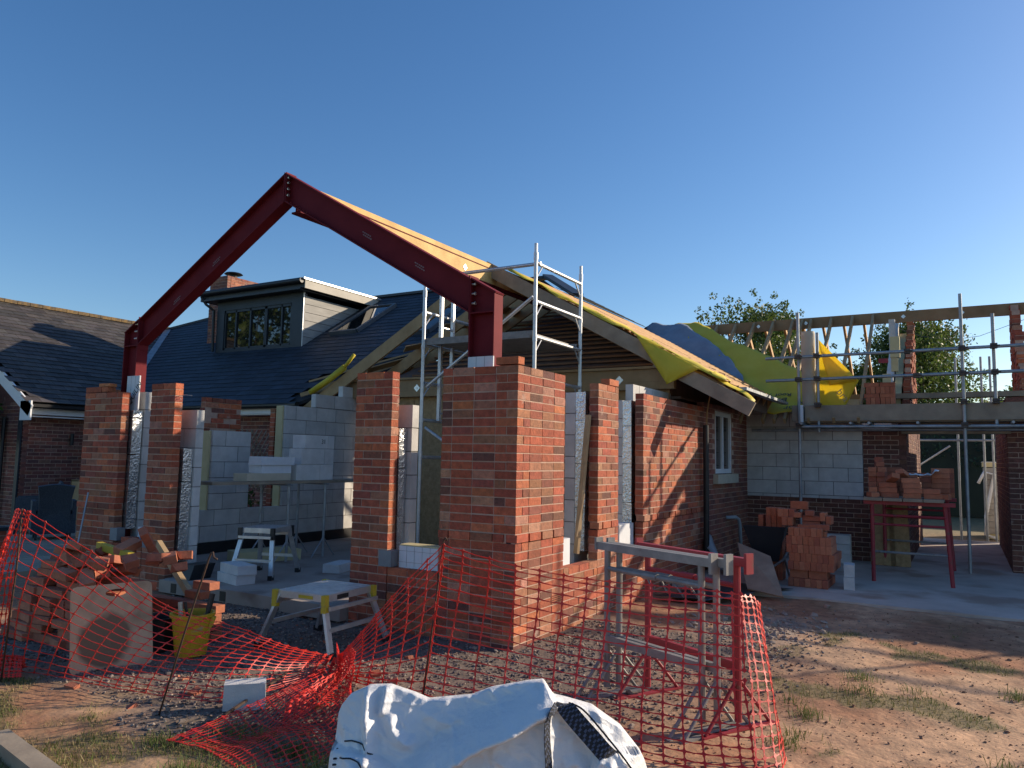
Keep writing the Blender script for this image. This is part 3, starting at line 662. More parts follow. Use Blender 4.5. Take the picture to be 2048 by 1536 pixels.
# dormer
dm = MB(); dm.box((6.5,9.36,3.86),(6.62,12.24,4.0)); dm.box((6.5,9.36,4.96),(6.62,12.24,5.22)); dm.box((6.5,9.36,4.0),(6.62,9.72,4.96)); dm.box((6.5,11.98,4.0),(6.62,12.24,4.96))
dr = dm.build("dormer", m_anth, bw)
b = MB()
for yy, s in ((9.36,-1),):
    for i in range(7):
        z0 = 3.99+i*.185; z1 = z0+.175
        xa = 6.52; xb0 = min(8.9, 4.2+(z0-2.48)/.63+.2); xb1 = min(8.9, 4.2+(z1-2.48)/.63+.2)
        if z1 < 5.24: b.prism([V((xa,yy,z0)),V((xb0,yy,z0)),V((xb1,yy,z1)),V((xa,yy,z1))],(0,s*.02,0),(rc(.9,1.08),)*3)
b.build("cladding", m_clad, dr)
b = MB(); b.box((6.24,9.20,5.18),(9.0,12.55,5.22)); b.box((6.28,9.12,5.22),(9.0,12.6,5.40)); b.build("flat_roof", m_anth, dr)
b = MB(); b.box((6.28,9.095,5.20),(8.88,9.12,5.385)); b.build("fascia_board", mat("pale_fascia", (.40,.365,.30), (.50,.46,.39), 3, .7), dr)
b = MB(); b.box((6.22,9.07,5.388),(8.95,9.16,5.43)); b.build("edge_trim", m_alu, dr)
b = MB(); b.tube((6.20,9.12,5.36),(6.20,12.6,5.36),.06,12); b.path([(6.22,12.5,5.30),(6.3,12.42,5.12),(6.44,12.30,4.98),(6.45,12.28,3.98)],.034,8); b.build("gutter", m_black, dr)
b = MB(); b.box((6.50,9.345,3.90),(6.53,9.362,5.2)); b.build("corner_trim", m_alu, dr)
b = MB()
for y in (9.72,10.02,10.52,10.56,11.06,11.56,11.94): b.box((6.52,y,4.0),(6.57,y+.045,4.96))
b.box((6.52,9.72,4.0),(6.57,11.98,4.05)); b.box((6.52,9.72,4.90),(6.57,11.98,4.96)); b.build("window_frame", m_anth, dr)
b = MB(); b.box((6.55,9.75,4.03),(6.556,11.96,4.93)); b.build("pane", m_glass, dr)
b = MB(); b.box((6.60,9.72,3.98),(6.64,11.98,4.98)); b.box((6.575,11.2,4.06),(6.58,11.26,4.9),(1,1,1)); b.build("blind_edge", m_anth, dr)
# skylights
for y0, y1, x0, x1 in ((8.16,8.94,6.98,8.28),(5.95,6.62,6.65,7.82)):
    sk = MB()
    P = lambda x, y, h=.07: V((x-.53*h,y,MAIN(x)+.85*h))
    for a, c in (((x0,y0),(x1,y0)),((x0,y1),(x1,y1)),((x0,y0),(x0,y1)),((x1,y0),(x1,y1))): sk.beam(P(*a,.05),P(*c,.05),.075,.10,upv=(-.53,0,.85))
    so1 = sk.build("skylight", mat("lead_grey", (.07,.08,.09), (.11,.12,.13), 6, .5), bw)
    b = MB(); b.prism([P(x0,y0,.07),P(x1,y0,.07),P(x1,y1,.07),P(x0,y1,.07)],(0,0,-.01)); b.build("pane", m_glass, so1)
# chimney
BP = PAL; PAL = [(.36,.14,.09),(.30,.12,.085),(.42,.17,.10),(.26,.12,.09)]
b = MB(); cx, cy = 7.12, 12.72
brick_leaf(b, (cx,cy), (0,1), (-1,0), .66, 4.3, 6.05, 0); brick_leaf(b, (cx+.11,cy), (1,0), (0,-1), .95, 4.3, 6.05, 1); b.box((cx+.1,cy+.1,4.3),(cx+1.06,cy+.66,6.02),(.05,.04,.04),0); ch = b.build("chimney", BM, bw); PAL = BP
b = MB(); b.tube((cx+.45,cy+.34,6.03),(cx+.45,cy+.34,6.17),.10,14); b.lathe([(0.001,6.26),(.2,6.235),(.235,6.205),(.2,6.19),(.001,6.185)],(cx+.45,cy+.34,0),20); b.build("cowl", m_black, ch, smooth=False)
# ================================================================== RIGHT WING
WX = 7.956
rw = thing("wing_building", "half built block and brick wing with an open passage under the scaffold", "building", (WX,-2,0))
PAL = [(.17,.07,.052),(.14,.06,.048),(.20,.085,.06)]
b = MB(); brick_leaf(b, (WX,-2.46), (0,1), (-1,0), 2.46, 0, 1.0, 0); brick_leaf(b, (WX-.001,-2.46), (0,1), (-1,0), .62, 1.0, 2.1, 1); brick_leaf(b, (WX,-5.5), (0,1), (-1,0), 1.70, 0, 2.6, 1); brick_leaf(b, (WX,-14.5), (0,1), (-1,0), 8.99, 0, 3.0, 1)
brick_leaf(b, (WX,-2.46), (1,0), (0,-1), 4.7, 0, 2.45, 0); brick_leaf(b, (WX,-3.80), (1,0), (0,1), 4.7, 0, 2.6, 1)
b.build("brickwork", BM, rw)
b = MB(); block_leaf(b, (WX,-1.83), (0,1), (-1,0), 1.83, 1.0, 2.62, .1, 0); block_leaf(b, (WX+.11,-2.35), (1,0), (0,-1), 4.5, 0, 2.45, .1, 0)
block_leaf(b, (12.6,-12), (0,1), (-1,0), 8.2, 0, 2.6, .1, 0); block_leaf(b, (12.6,-2.4), (0,1), (-1,0), 8, 0, 2.6, .1, 0); b.build("blockwork", KM, rw)
PAL = BP
b = MB(); b.box((WX-.02,-3.85,2.06),(WX+.25,-2.40,2.32),(.5,.5,.5)); b.build("lintel", m_oldwood, rw)
b = MB(); b.box((WX+.02,-5.4,2.62),(WX+.22,0,2.70),(.8,.78,.75)); b.build("wall_plate", m_oldwood, rw)
# raking gable walls
def rake(name, y0, y1, pts, par):
    b = MB()
    for x0, x1, z in pts:
        zz = 2.46
        while zz < z:
            xx = x0
            while xx < x1: 
                j = rc(-.012,.012); b.box((xx+rc(-.006,.006),y0+j,zz),(min(xx+.205,x1),y1+j,zz+.065),bcol()); xx += .225
            b.box((x0+.004,y0+.012,zz-.01),(x1-.004,y1-.012,zz+.066),W1,1); zz += .075
    return b.build(name, BM, par)
rake("gable_wall", -2.53, -2.42, tuple((8.0+i*.28,8.28+i*.28,2.62+.205*i+.06*(i%2)) for i in range(8)), rw)
rake("gable_wall", -4.16, -4.02, tuple((8.0+i*.28,8.28+i*.28,2.66+.21*i+.06*(i%2)) for i in range(9)), rw)
b = MB(); b.prism([V((8.0,-2.27,2.45)),V((8.0,-2.27,2.72)),V((10.28,-2.27,4.22)),V((10.28,-2.27,2.45))],(0,.10,0)); b.box((9.7,-2.24,2.4),(9.9,-2.14,4.2)); b.build("inner_leaf", m_block, rw)
b = MB(); b.prism([V((8.05,-2.40,2.45)),V((8.05,-2.40,2.62)),V((10.2,-2.40,4.0)),V((10.2,-2.40,2.45))],(0,.11,0)); b.build("insulation", m_pir, rw)
ww = thing("roof_frame", "open timber roof frame of bare rafters leaning on a long ridge board", "roof frame", (10.35,-2,4.2))
RX = 10.33; RS = .75
b = MB(); b.box((RX-.03,-8,4.235),(RX+.03,3.2,4.445),(.62,.58,.54)); rbm = b.build("ridge_board", m_wood, ww)
for y in (.30,-.62+.0,-2.35,-3.3):
    b = MB(); b.obox((RX-.033,y,4.34),(.028,.028,.002),(V((0,.707,.707)),V((0,-.707,.707)),V((1,0,0)))); b.tube((RX-.034,y,4.34),(RX-.045,y,4.34),.010,6,(.3,.4,.5)); b.build("plate_washer", m_bolt, rbm)
ys = [1.52,1.14,.754,.377,0,-.379,-.56,-.729,-1.099,-1.478,-1.838]
for y in ys:
    ye = 7.45
    b = MB(); b.beam((RX-.035,y,4.38),(ye,y,4.38-RS*(RX-.035-ye)),.042,.10,col=(.88,.88,.86)); b.build("rafter", m_wood, ww)
for y in [1.3,.95,.56,.19,-.19,-.55,-.92,-1.3,-1.66]:
    b = MB(); b.beam((RX+.035,y,4.36),(12.8,y,4.36-RS*(12.8-RX)),.042,.10,col=(1.2,1.05,.85)); b.build("rafter", m_wood, ww)  # far slope: brighter, warmer tint puts the sunlight into the timber colour
def RWP(x, h=.0): return 4.44-RS*(RX-x)+h
def sheet_poly(name, edge_a, edge_b, n, mt, par, amp=.02, wob=1.0):
    """ruled cloth between two edges (lists of (x,y) on the wing slope)"""
    b = MB(); rows = []
    def at(e, t):
        q = t*(len(e)-1); i = min(int(q), len(e)-2); f = q-i; return (e[i][0]*(1-f)+e[i+1][0]*f, e[i][1]*(1-f)+e[i+1][1]*f)
    for i in range(n+1):
        pa, pb = at(edge_a, i/n), at(edge_b, i/n); r = []
        for j in range(15):
            s = j/14; x = pa[0]*(1-s)+pb[0]*s; y = pa[1]*(1-s)+pb[1]*s
            r.append((x, y, RWP(x, .045)+amp*(fbm(x*1.5, y*1.5, 1.2*wob)+.35*math.sin(y*16.5)+.5*abs(fbm(x, y, 3)))))
        rows.append(r)
    sheet(b, rows); return solid(b.build(name, mt, par, smooth=True))
ry = sheet_poly("membrane", [(10.42,2.1),(10.44,1.6),(9.76,.84),(9.16,-.07),(8.63,-.78),(8.38,-.98),(8.07,-1.18),(7.70,-1.22)], [(10.0,2.3),(9.6,1.6),(9.1,1.0),(8.6,.55),(8.2,.2),(7.9,-.05),(7.62,-.25),(7.52,-.55)], 40, m_mem_y, ww, .03)
gy_ = MB(); rows = []
ea = [(10.36,2.6),(10.34,1.94),(9.62,1.11),(8.85,.42),(8.42,.17),(7.98,.02)]; eb = [(9.9,3.1),(9.2,2.4),(8.6,1.7),(8.1,1.05),(7.75,.6),(7.6,.35)]
for i in range(41):
    t = i/40*5; k = min(int(t),4); f = t-k; pa = [ea[k][q]*(1-f)+ea[k+1][q]*f for q in (0,1)]; pb = [eb[k][q]*(1-f)+eb[k+1][q]*f for q in (0,1)]; r = []
    for j in range(21):
        s = j/20; x = pa[0]*(1-s)+pb[0]*s; y = pa[1]*(1-s)+pb[1]*s
        z = RWP(x,.08)+.05*fbm(x*2,y*2,1.3)+.035*abs(fbm(x+4,y,2.6))+.02*math.sin(9*x+6*y)
        if i > 33: z += .10*(i-33)/7*math.sin(s*3.1)
        r.append((x,y,z))
    rows.append(r)
sheet(gy_, rows); gm = solid(gy_.build("grey_membrane", m_mem_g, ww, smooth=True))
nW = V((-RS,0,1)).normalized(); sW = V((-1,0,-RS)).normalized(); yW = V((0,1,0))
for s_, sz, x, y in (("Roof TX",.135,7.93,-.52),("Bradfor",.19,7.80,-.42),("Bradfor",.19,7.60,-.98),("TX",.14,7.72,-1.0)):
    text_obj(s_, "lettering", sz, (x,y,RWP(x,.085)), (yW, sW, nW), m_black, ry)
# ================================================================== SCAFFOLD ON THE WING
SX = 7.42
sc = thing("scaffold", "grey tube scaffold with two rails and a deep timber toe board along the wing", "scaffold", (SX,-2.5,0))
def pole(p0, p1, par, nm="standard", mt=m_galv, r=.0242):
    b = MB(); b.tube(p0, p1, r, 12); return b.build(nm, mt, par, smooth=False)
pole((SX,-.965,.03),(SX,-.965,4.02),sc); pole((SX,-3.262,.03),(SX,-3.262,4.12),sc); pole((SX,-5.6,.03),(SX,-5.6,4.2),sc); pole((SX,-7.9,.03),(SX,-7.9,4.2),sc); pole((SX,-10.2,.03),(SX,-10.2,4.2),sc)
pole((SX+.06,-1.25,2.07),(SX+.06,-1.25,3.68),sc,"guard_post"); pole((SX+.06,-3.66,2.12),(SX+.06,-3.66,3.80),sc,"guard_post")
for z in (2.915,3.285): pole((SX-.05,-.46,z-.01),(SX-.05,-13.4,z+.08),sc,"guard_rail")
pole((SX-.05,-.95,2.15),(SX-.05,-6.4,2.15),sc,"ledger"); pole((SX+.5,.2-.3,2.12),(SX+.5,-6.4,2.12),sc,"ledger")
for y in (-1.02,-1.74,-2.0,-2.66,-3.85,-5.0):
    b = MB(); b.tube((SX-.16,y,2.20),(SX+.52,y,2.20),.0242,14,cap=False); b.tube((SX-.158,y,2.20),(SX+.5,y,2.20),.0205,14,(.03,.03,.03)); b.build("transom", m_galv, sc)
b = MB(); b.box((SX+.03,-3.52,2.245),(SX+.068,-1.05,2.495),(.78,.72,.66)); b.build("toe_board", m_oldwood, sc)
b = MB(); b.box((SX+.031,-6.4,2.245),(SX+.069,-3.521,2.375),(.72,.74,.78)); b.box((SX+.031,-6.4,2.3755),(SX+.069,-3.521,2.495),(.70,.72,.78)); b.build("toe_board", m_oldwood, sc)
for k_ in range(2):
    b = MB(); b.box((SX+.08+k_*.235,-6.4,2.226),(SX+.08+k_*.235+.225,-1.0,2.264)); b.build("scaffold_board", m_oldwood, sc)
b = MB(); b.box((SX+.02,-1.0,2.24),(SX+.07,-.85,2.5),(.9,.9,.9)); b.build("board_end", m_oldwood, sc)
for y, z in ((-.965,2.915),(-.965,3.285),(-3.262,2.93),(-3.262,3.30),(-1.25,2.92),(-1.25,3.29),(-3.66,2.93),(-3.66,3.31),(-.965,2.17),(-3.262,2.17),(-1.25,2.50),(-3.66,2.51),(-3.262,2.51),(-2.66,2.915),(-2.55,3.29)):
    b = MB(); b.box((SX-.085,y-.045,z-.035),(SX+.035,y+.045,z+.035)); b.tube((SX-.09,y+.03,z),(SX-.09,y-.075,z),.009,6); b.build("coupler", m_clamp, sc)
b = MB(); b.box((SX-.03,-1.03,2.21),(SX-.01,-.985,2.50)); b.build("scaffold_tag", m_white, sc)
rs = thing("scaffold", "far tube scaffold seen through the passage and above the deck, with a diagonal brace", "scaffold", (13.4,-3,0))
for y in (-1.9,-2.35,-3.15,-3.62,-3.78): pole((13.4,y,0),(13.4,y,3.9 if y != -2.35 else 4.3),rs,mt=m_galv)
pole((13.4,-1.0,3.05),(13.4,-6,3.05),rs,"guard_rail"); pole((13.4,-1.0,2.12),(13.4,-6,2.12),rs,"ledger"); pole((13.4,-2.1,1.35),(13.4,-3.0,2.0),rs,"brace",m_alu,.02)
# ================================================================== ALUMINIUM TOWER
tw = thing("scaffold_tower", "silver aluminium scaffold tower standing inside the new walls behind the right steel column", "scaffold tower", (3.35,2.2,.15))
TA, TB, TC, TD = (2.70,3.07), (2.70,1.34), (4.02,1.34), (4.02,3.07)
for (x, y), zt in ((TA,3.95),(TB,4.27),(TC,4.28),(TD,3.9)):
    b = MB(); b.tube((x,y,.16),(x,y,zt-.17),.0245,12); b.tube((x,y,zt-.17),(x,y,zt),.021,12); b.tube((x,y,zt-.21),(x,y,zt-.12),.028,12)
    for z in (1.6,2.05,2.6,3.05,3.5): b.tube((x,y,z-.03),(x,y,z+.03),.029,12)
    b.build("upright", m_alu, tw)
for z in (1.55,2.05,2.55,3.08,3.53,4.02):
    for (p, q) in ((TB,TC),(TA,TD)):
        if z > 3.9 and p == TA: continue
        b = MB(); b.tube((*p,z),(*q,z),.0235,12); 
        if z > 2.5:
            b.tube((p[0]+.19,p[1],z),(p[0],p[1],z-.21),.010,8); b.tube((q[0]-.19,q[1],z),(q[0],q[1],z-.21),.010,8)
        b.build("rail", m_alu, tw)
for z in (3.53-.02,4.0):
    b = MB(); b.tube((2.76,1.30,z+.02),(2.76,3.12 if z < 3.9 else 2.15,z+.02),.0235,12); 
    if z > 3.9: b.tube((2.76,2.15,z+.02),(2.76,3.12,z+.02),.0235,12)
    b.build("guard_rail", m_alu, tw) if z > 3.9 else None
b = MB(); b.box((2.74,1.40,3.10),(3.98,3.03,3.14)); b.box((2.72,1.38,3.075),(2.75,3.05,3.165)); b.box((3.97,1.38,3.075),(4.0,3.05,3.165)); b.build("platform", m_grey, tw)
for p, q in (((2.75,3.04,2.50),(2.75,1.40,3.6)),((2.75,3.04,1.95),(2.75,1.40,1.0)),((3.98,3.04,2.6),(3.98,1.4,1.9))):
    b = MB(); b.tube(p, q, .0215, 12); b.build("brace", m_alu, tw)
ld = thing("ladder", "short silver ladder hooked inside the scaffold tower above its platform", "ladder", (3.1,2.98,2.0))
for x in (2.98,3.26):
    b = MB(); b.box((x-.033,2.955,2.05 if x < 3.1 else 2.62),(x+.012,3.0,4.05 if x < 3.1 else 3.93)); b.build("stile", m_alu, ld)
for z in (2.15,2.75,3.35,3.85):
    b = MB(); b.tube((2.98,2.975,z),(3.26,2.975,z),.019,10); b.build("rung", m_alu, ld)
# things standing inside behind the pier
fl = thing("folding_frame", "white folded platform frame leaning behind the corner pier inside the walls", "frame", (3.2,1.9,.15))
b = MB(); b.beam((3.05,2.35,.15),(3.5,2.15,1.95),.05,.09); b.beam((3.45,1.85,.15),(3.55,1.75,2.1),.05,.05); b.build("side_rail", m_white, fl)
b = MB()
for z in (.7,1.1,1.5): b.beam((3.1,2.3,z),(3.52,1.8,z),.03,.06)
b.build("cross_bar", m_alu, fl)

# ================================================================== TRESTLES
def trestle(label, L, H, p, ang, mt, top=.05, leg=.042):
    t = thing("trestle", label, "trestle", p, "builders trestles")
    t.rotation_euler = (0,0,ang)
    def bd(nm, mb):
        o = mb.build(nm, mt, None); o.parent = t; return o
    b = MB(); b.box((-.06,-top/2,H-.05),(L+.06,top/2,H)); b.box((-.07,-top/2-.006,H-.052),(-.05,top/2+.006,H+.028)); b.box((L+.05,-top/2-.006,H-.09),(L+.07,top/2+.006,H+.03)); bd("top_rail", b)
    for x in (.03,L-.03):
        b = MB(); b.tube((x,0,.05),(x,0,H-.05),leg/2,10); bd("leg", b)
        b = MB(); b.tube((x,0,.30),(x,-.27,.012),.011,8); b.tube((x,0,.30),(x,.27,.012),.011,8); b.box((x-.02,-.30,.0),(x+.02,.30,.012)); bd("foot", b)
    b = MB(); b.tube((.03,0,H-.17),(L-.03,0,H-.17),.017,8); b.tube((L*.42,0,H-.17),(L*.56,0,H-.17),.024,8); b.tube((L*.45,0,H-.17),(L*.55,-.02,H-.26),.006,6); b.tube((L*.7,0,H-.17),(L*.83,-.02,H-.25),.006,6); bd("upper_bar", b)
    b = MB(); b.box((.03,-.018,.34),(L-.03,.018,.39)); bd("lower_bar", b)
    return t
def ang(a, c): return math.atan2(c[1]-a[1], c[0]-a[0])
a1, c1 = (-.64,-1.08), (-1.0,-1.875)
trestle("grey steel trestle nearest the netting, in front of the other two folded trestles", .88, 1.0, (a1[0],a1[1],0), ang(a1,c1), m_grey)
a2, c2 = (-.60,-1.15), (-.98,-1.96)
trestle("grey steel trestle sandwiched between the front grey trestle and the red one", .90, 1.0, (a2[0],a2[1],0), ang(a2,c2), m_grey)
a3, c3 = (-.48,-1.31), (-.86,-2.04)
trestle("dark red painted trestle behind two grey ones at the right end of the netting", .84, 1.0, (a3[0],a3[1],0), ang(a3,c3), m_red)
# brick stand on the right
for (xx, lb) in ((5.80,"rusty red trestle carrying the near edge of the brick laden boards"),(7.62,"rusty red trestle carrying the far edge of the brick laden boards")):
    t = thing("trestle", lb, "trestle", (xx,-2.6,.03), "builders trestles")
    for y in (-2.15,-3.0):
        b = MB(); b.tube((xx+.02,y,1.06),(xx-.02,y-(.06 if y < -2.5 else 0),.03),.026,10); b.build("leg", m_red, t)
    for z in (.42,.78,.90):
        b = MB(); b.tube((xx,-2.15,z),(xx,-3.02,z),.016,8); b.build("cross_bar", m_red if z > .5 else m_grey, t)
    b = MB(); b.box((xx-.03,-3.12,1.04),(xx+.03,-2.05,1.09)); b.build("top_rail", m_red, t)
bdg = thing("trestle_boards", "scaffold boards lying across two red trestles under the loose bricks", "boards", (6.7,-2.55,1.09))
for i in range(4):
    b = MB(); b.box((5.66,-2.06-i*.235-.225,1.093),(7.85,-2.06-i*.235,1.131)); b.build("scaffold_board", m_oldwood, bdg)

# ================================================================== LOOSE BRICKS (every one a thing)
b = MB(); b.box((-.1075,-.05125,0),(.1075,.05125,.065),W1,0,.0012); pb = b.build("loose_brick", m_loose)
bm = bmesh.new(); bm.from_mesh(pb.data); bmesh.ops.bevel(bm, geom=bm.edges[:], offset=.003, segments=1, affect='EDGES'); bm.to_mesh(pb.data); bm.free()
b = MB()   # broken half brick
P = [(-.06,-.05,0),(.055,-.05,0),(.03,.05,0),(-.06,.05,0),(-.06,-.05,.065),(.035,-.05,.065),(.06,.05,.062),(-.06,.05,.065)]; b.hexa([V(p) for p in P]); hb = b.build("broken_brick", m_loose)
first = {"n": 0}
def lbrick(x, y, z, rz=0, rx=0, ry=0, group="", label="", half=False):
    src = hb if half else pb
    o = src.copy(); C.objects.link(o); o.location = (x,y,z); o.rotation_euler = (rx,ry,rz); tag(o, label, "brick", group); return o
H = math.pi/2
# stack on the paving (bricks on edge, ends to the front)
G1 = "red bricks stacked on the concrete by the wing"; L1 = "new red brick in the tall brick stack standing on the concrete paving"
def edge_brick(x, y, z, alongx=True): return lbrick(x, y, z+.05125+rc(-.001,.002), (0 if alongx else H)+rc(-.015,.015), H, 0, G1, L1)
bx, by = 4.62, -1.30
for lv in range(7):
    z = .034+.065+.10*(lv-1)+.065 if lv else .034
    for d in range(3 if lv < 4 else 2):
        if lv == 1:
            for q in range(2): o = lbrick(bx+.05+d*.105+rc(-.004,.004), by-.10-q*.225, .034+.104+.0513, H+rc(-.02,.02), H, 0, G1, L1)
            continue
        for q in range(7 if lv < 2 else 8):
            zz = .034 if lv == 0 else .034+.104*lv
            if lv == 6 and (q > 5 or d > 1): continue
            if d > 0 and q < (6 if lv < 2 else 7) and lv < 6: continue
            edge_brick(bx+.1+d*.22+rc(-.008,.008)+.02*(lv==0), by+.02-q*.0665-lv*.0+.02*math.sin(lv*1.7), zz)
for (x, y, z, a, fl) in ((4.9,-1.18,.77,0,1),(4.9,-1.25,.77,0,1),(4.95,-1.12,.87,.05,1),(4.95,-1.19,.87,0,1),(4.95,-1.26,.87,0,1),(4.95,-1.36,.87,0,0),(4.72,-1.45,.66,H,0),(4.73,-1.62,.66,H,0),(4.75,-1.5,.73,H,0),(4.76,-1.65,.74,H+.1,0),(4.95,-1.52,.76,H,0),(4.95,-1.52,.83,H,0),(4.96,-1.5,.90,.1,0),(5.0,-1.36,.97,H,1),(4.98,-1.70,.80,0,1),(4.98,-1.63,.84,0,1)):
    lbrick(x, y, z+(.051 if fl else 0), a, H if fl else 0, 0, G1, L1)
for lv in range(9):
    for q in range(3): edge_brick(5.15+rc(-.01,.01), -.93-q*.07, .034+.104*lv)
    if lv < 8: edge_brick(5.2, -.82, .034+.104*lv)
# bricks on the red trestles
G2 = "red bricks piled on the trestle boards"; L2 = "new red brick in the untidy pile on the boards across the red trestles"
for lv in range(6):
    for q in range(2): lbrick(6.35+rc(-.02,.02), -2.13-q*.11, 1.131+.067*lv, rc(-.1,.1), 0, 0, G2, L2)
    for q in range(1): lbrick(6.3+rc(-.02,.02), -2.95, 1.131+.067*lv, H+rc(-.08,.08), 0, 0, G2, L2)
    if lv < 5: lbrick(6.6, -2.55+rc(-.02,.02), 1.131+.067*lv, H+rc(-.1,.1), 0, 0, G2, L2); lbrick(6.62, -2.80+rc(-.02,.02), 1.131+.067*lv, H+rc(-.1,.1), 0, 0, G2, L2)
    if lv < 6: lbrick(6.7, -2.36+rc(-.02,.02), 1.131+.067*lv, H, 0, 0, G2, L2); lbrick(6.72, -3.0, 1.131+.067*lv, H, 0, 0, G2, L2)
for lv in range(4):
    lbrick(5.86, -2.62+rc(-.02,.02), 1.131+.067*lv, H+rc(-.08,.08), 0, 0, G2, L2); lbrick(5.88, -2.86+rc(-.02,.02), 1.131+.067*lv, H+rc(-.15,.15), 0, 0, G2, L2) if lv < 2 else None
    if lv < 3: lbrick(5.9, -2.36+rc(-.03,.03), 1.131+.067*lv, H+rc(-.3,.3), 0, 0, G2, L2)
lbrick(5.84,-2.16,1.132,.4,H*0,0,G2,L2); lbrick(5.9,-2.16,1.2,.1,0,0,G2,L2,True); lbrick(5.85,-2.40,1.36,.5,.25,.35,G2,L2); lbrick(5.95,-2.52,1.42,-.3,-.2,.3,G2,L2); lbrick(6.4,-2.2,1.54,.2,0,0,G2,L2); lbrick(6.42,-2.2,1.607,-.1,0,0,G2,L2,True); lbrick(5.9,-3.0,1.132,1.2,0,0,G2,L2,True)
wc = thing("white_cloth", "crumpled white cloth lying among the bricks on the trestle boards", "cloth", (6.1,-2.7,1.4)); b = MB(); rows = []
for i in range(9): rows.append([(6.0+i*.04, -2.58-j*.045, 1.43+.05*abs(fbm(i*.5,j*.5,1))+(.06 if j > 6 else 0)) for j in range(9)])
sheet(b, rows); solid(b.build("cloth", m_bag, wc, smooth=True))
# bricks and foam on the scaffold deck
G3 = "red bricks stacked on the scaffold deck"; L3 = "new red brick in the stepped stack on the scaffold deck"
zz = 2.264
for lv in range(7):
    wide = 3 if lv < 3 else 2
    if lv % 2 == 0:
        for q in range(wide): lbrick(7.62+rc(-.006,.006), -2.02-q*.225, zz, H+rc(-.02,.02), 0, 0, G3, L3)
        zz += .067
    else:
        for q in range(int(wide*3.2)): lbrick(7.67, -1.94-q*.0685, zz+.0515, rc(-.02,.02), H, 0, G3, L3)
        zz += .1045
for k_ in range(2): lbrick(7.66, -1.78-.0*k_, 2.264+.067*k_, .1, 0, 0, G3, L3)
# ================================================================== RUBBLE PILE BEHIND THE NETTING, LEFT
G4 = "old red bricks heaped by the left corner pier"; L4 = "old red brick or broken piece in the heap behind the left netting"
random.seed(21)
for lv in range(9):
    for i in range(8-max(0,lv-3)):
        for d in range(2):
            x = -2.0+.115*d*1.9+rc(-.03,.03)+.025*lv; y = 3.62-i*.165+rc(-.035,.035)-.04*max(0,lv-4)
            if random.random() < .08+.04*max(0,lv-5) or (d == 1 and lv < 5 and 1 <= i < 6): continue
            lbrick(x, y, .015+.068*lv, (H if d == 0 else 0)+rc(-.25,.25), 0, rc(-.03,.03), G4, L4)
for i in range(5):
    for lv in range(4): lbrick(-1.15+rc(-.02,.02), 3.05-i*.19, .02+.068*lv, H+rc(-.15,.15), 0, 0, G4, L4)
for i in range(26):
    lbrick(rc(-1.95,-1.3), rc(2.3,3.6), .60+rc(-.10,.08), rc(0,3.1), rc(-.5,.5), rc(-.5,.5), G4, L4, random.random() < .55)
for (x,y,z,a,bb,c) in ((-1.72,3.42,.62,.3,1.2,.1),(-1.70,3.40,.70,.9,.3,.2),(-1.45,2.82,.80,.4,.9,.8),(-1.5,2.52,.66,1.5,.1,.1),(-1.5,2.95,.72,.2,.2,-.3),(-1.72,2.62,.48,H,0,0),(-1.72,2.4,.48,H,.1,0),(-1.2,2.3,.42,H,0,0)):
    lbrick(x,y,z,a,bb,c,G4,L4)
for i in range(22):
    x, y = rc(-2.7,-.6), rc(-.6,2.0)
    lbrick(x, y, gz(x,y)-.015, rc(0,3), rc(-.4,.4), rc(-.4,.4), "brick fragments lying on the gravel", "small broken brick fragment lying on the gravel under the netting", True).scale = (rc(.3,.8),rc(.3,.7),rc(.3,.7))
pb.location = (-1.05,2.6,.292); pb.rotation_euler = (0,0,H); tag(pb, L4, "brick", G4); hb.location = (-1.55,3.2,.5); hb.rotation_euler = (.4,.3,.2); tag(hb, L4, "brick", G4)
random.seed(5)
# ================================================================== INSIDE THE SHELL
tt = thing("trestle_table", "long board on two thin steel trestles carrying blocks inside the shell", "trestle table", (2.4,4.6,.15))
b = MB(); b.beam((.62,4.72,1.185),(3.9,4.55,1.185),.24,.038); b.beam((.75,4.97,1.185),(4.0,4.80,1.185),.24,.038); b.build("scaffold_board", m_oldwood, tt)
for x in (1.75,2.42,):
    b = MB()
    for y in (4.50,5.02): b.tube((x,y,.15),(x,y,1.16),.018,8)
    b.build("leg", m_galv, tt)
    b = MB(); b.box((x-.02,4.45,1.14),(x+.02,5.07,1.165)); b.build("head_bar", m_galv, tt)
    for y in (4.50,5.02): b = MB(); b.tube((x,y,.42),(x-.22,y,.155),.010,6); b.tube((x,y,.42),(x+.22,y,.155),.010,6); b.build("stay", m_galv, tt)
for (nm, lb, x0, x1, z0, z1, y, d) in (("foam_block","lowest and longest pale cream slab on the trestle board",1.13,1.86,1.205,1.305,4.60,.25),("foam_block","middle pale cream slab of three on the trestle board",1.38,1.88,1.307,1.41,4.62,.25),("foam_block","topmost pale cream slab of three on the trestle board",1.36,1.92,1.412,1.52,4.60,.25)):
    t = thing(nm, lb, "slab", ((x0+x1)/2,y,z0), "cream slabs on the trestle board"); b = MB(); b.box((x0,y,z0),(x1,y+d,z1),W1,0,.004); b.build("slab", m_ins if z0 > 1.3 else m_cream, t)
t = thing("block_stack", "light grey block stack with pencilled number 31 on the trestle board", "blocks", (2.35,4.75,1.205))
for i, (x0, x1, z0, z1) in enumerate(((1.98,2.42,1.205,1.42),(2.425,2.68,1.205,1.42),(2.06,2.50,1.425,1.64),(2.505,2.68,1.425,1.64),(2.12,2.56,1.645,1.83),(2.565,2.68,1.645,1.83))):
    b = MB(); g = rc(1.05,1.2); b.box((x0,4.62,z0),(x1,4.86,z1),(g,g,g*1.02)); b.build("block", m_block, t)
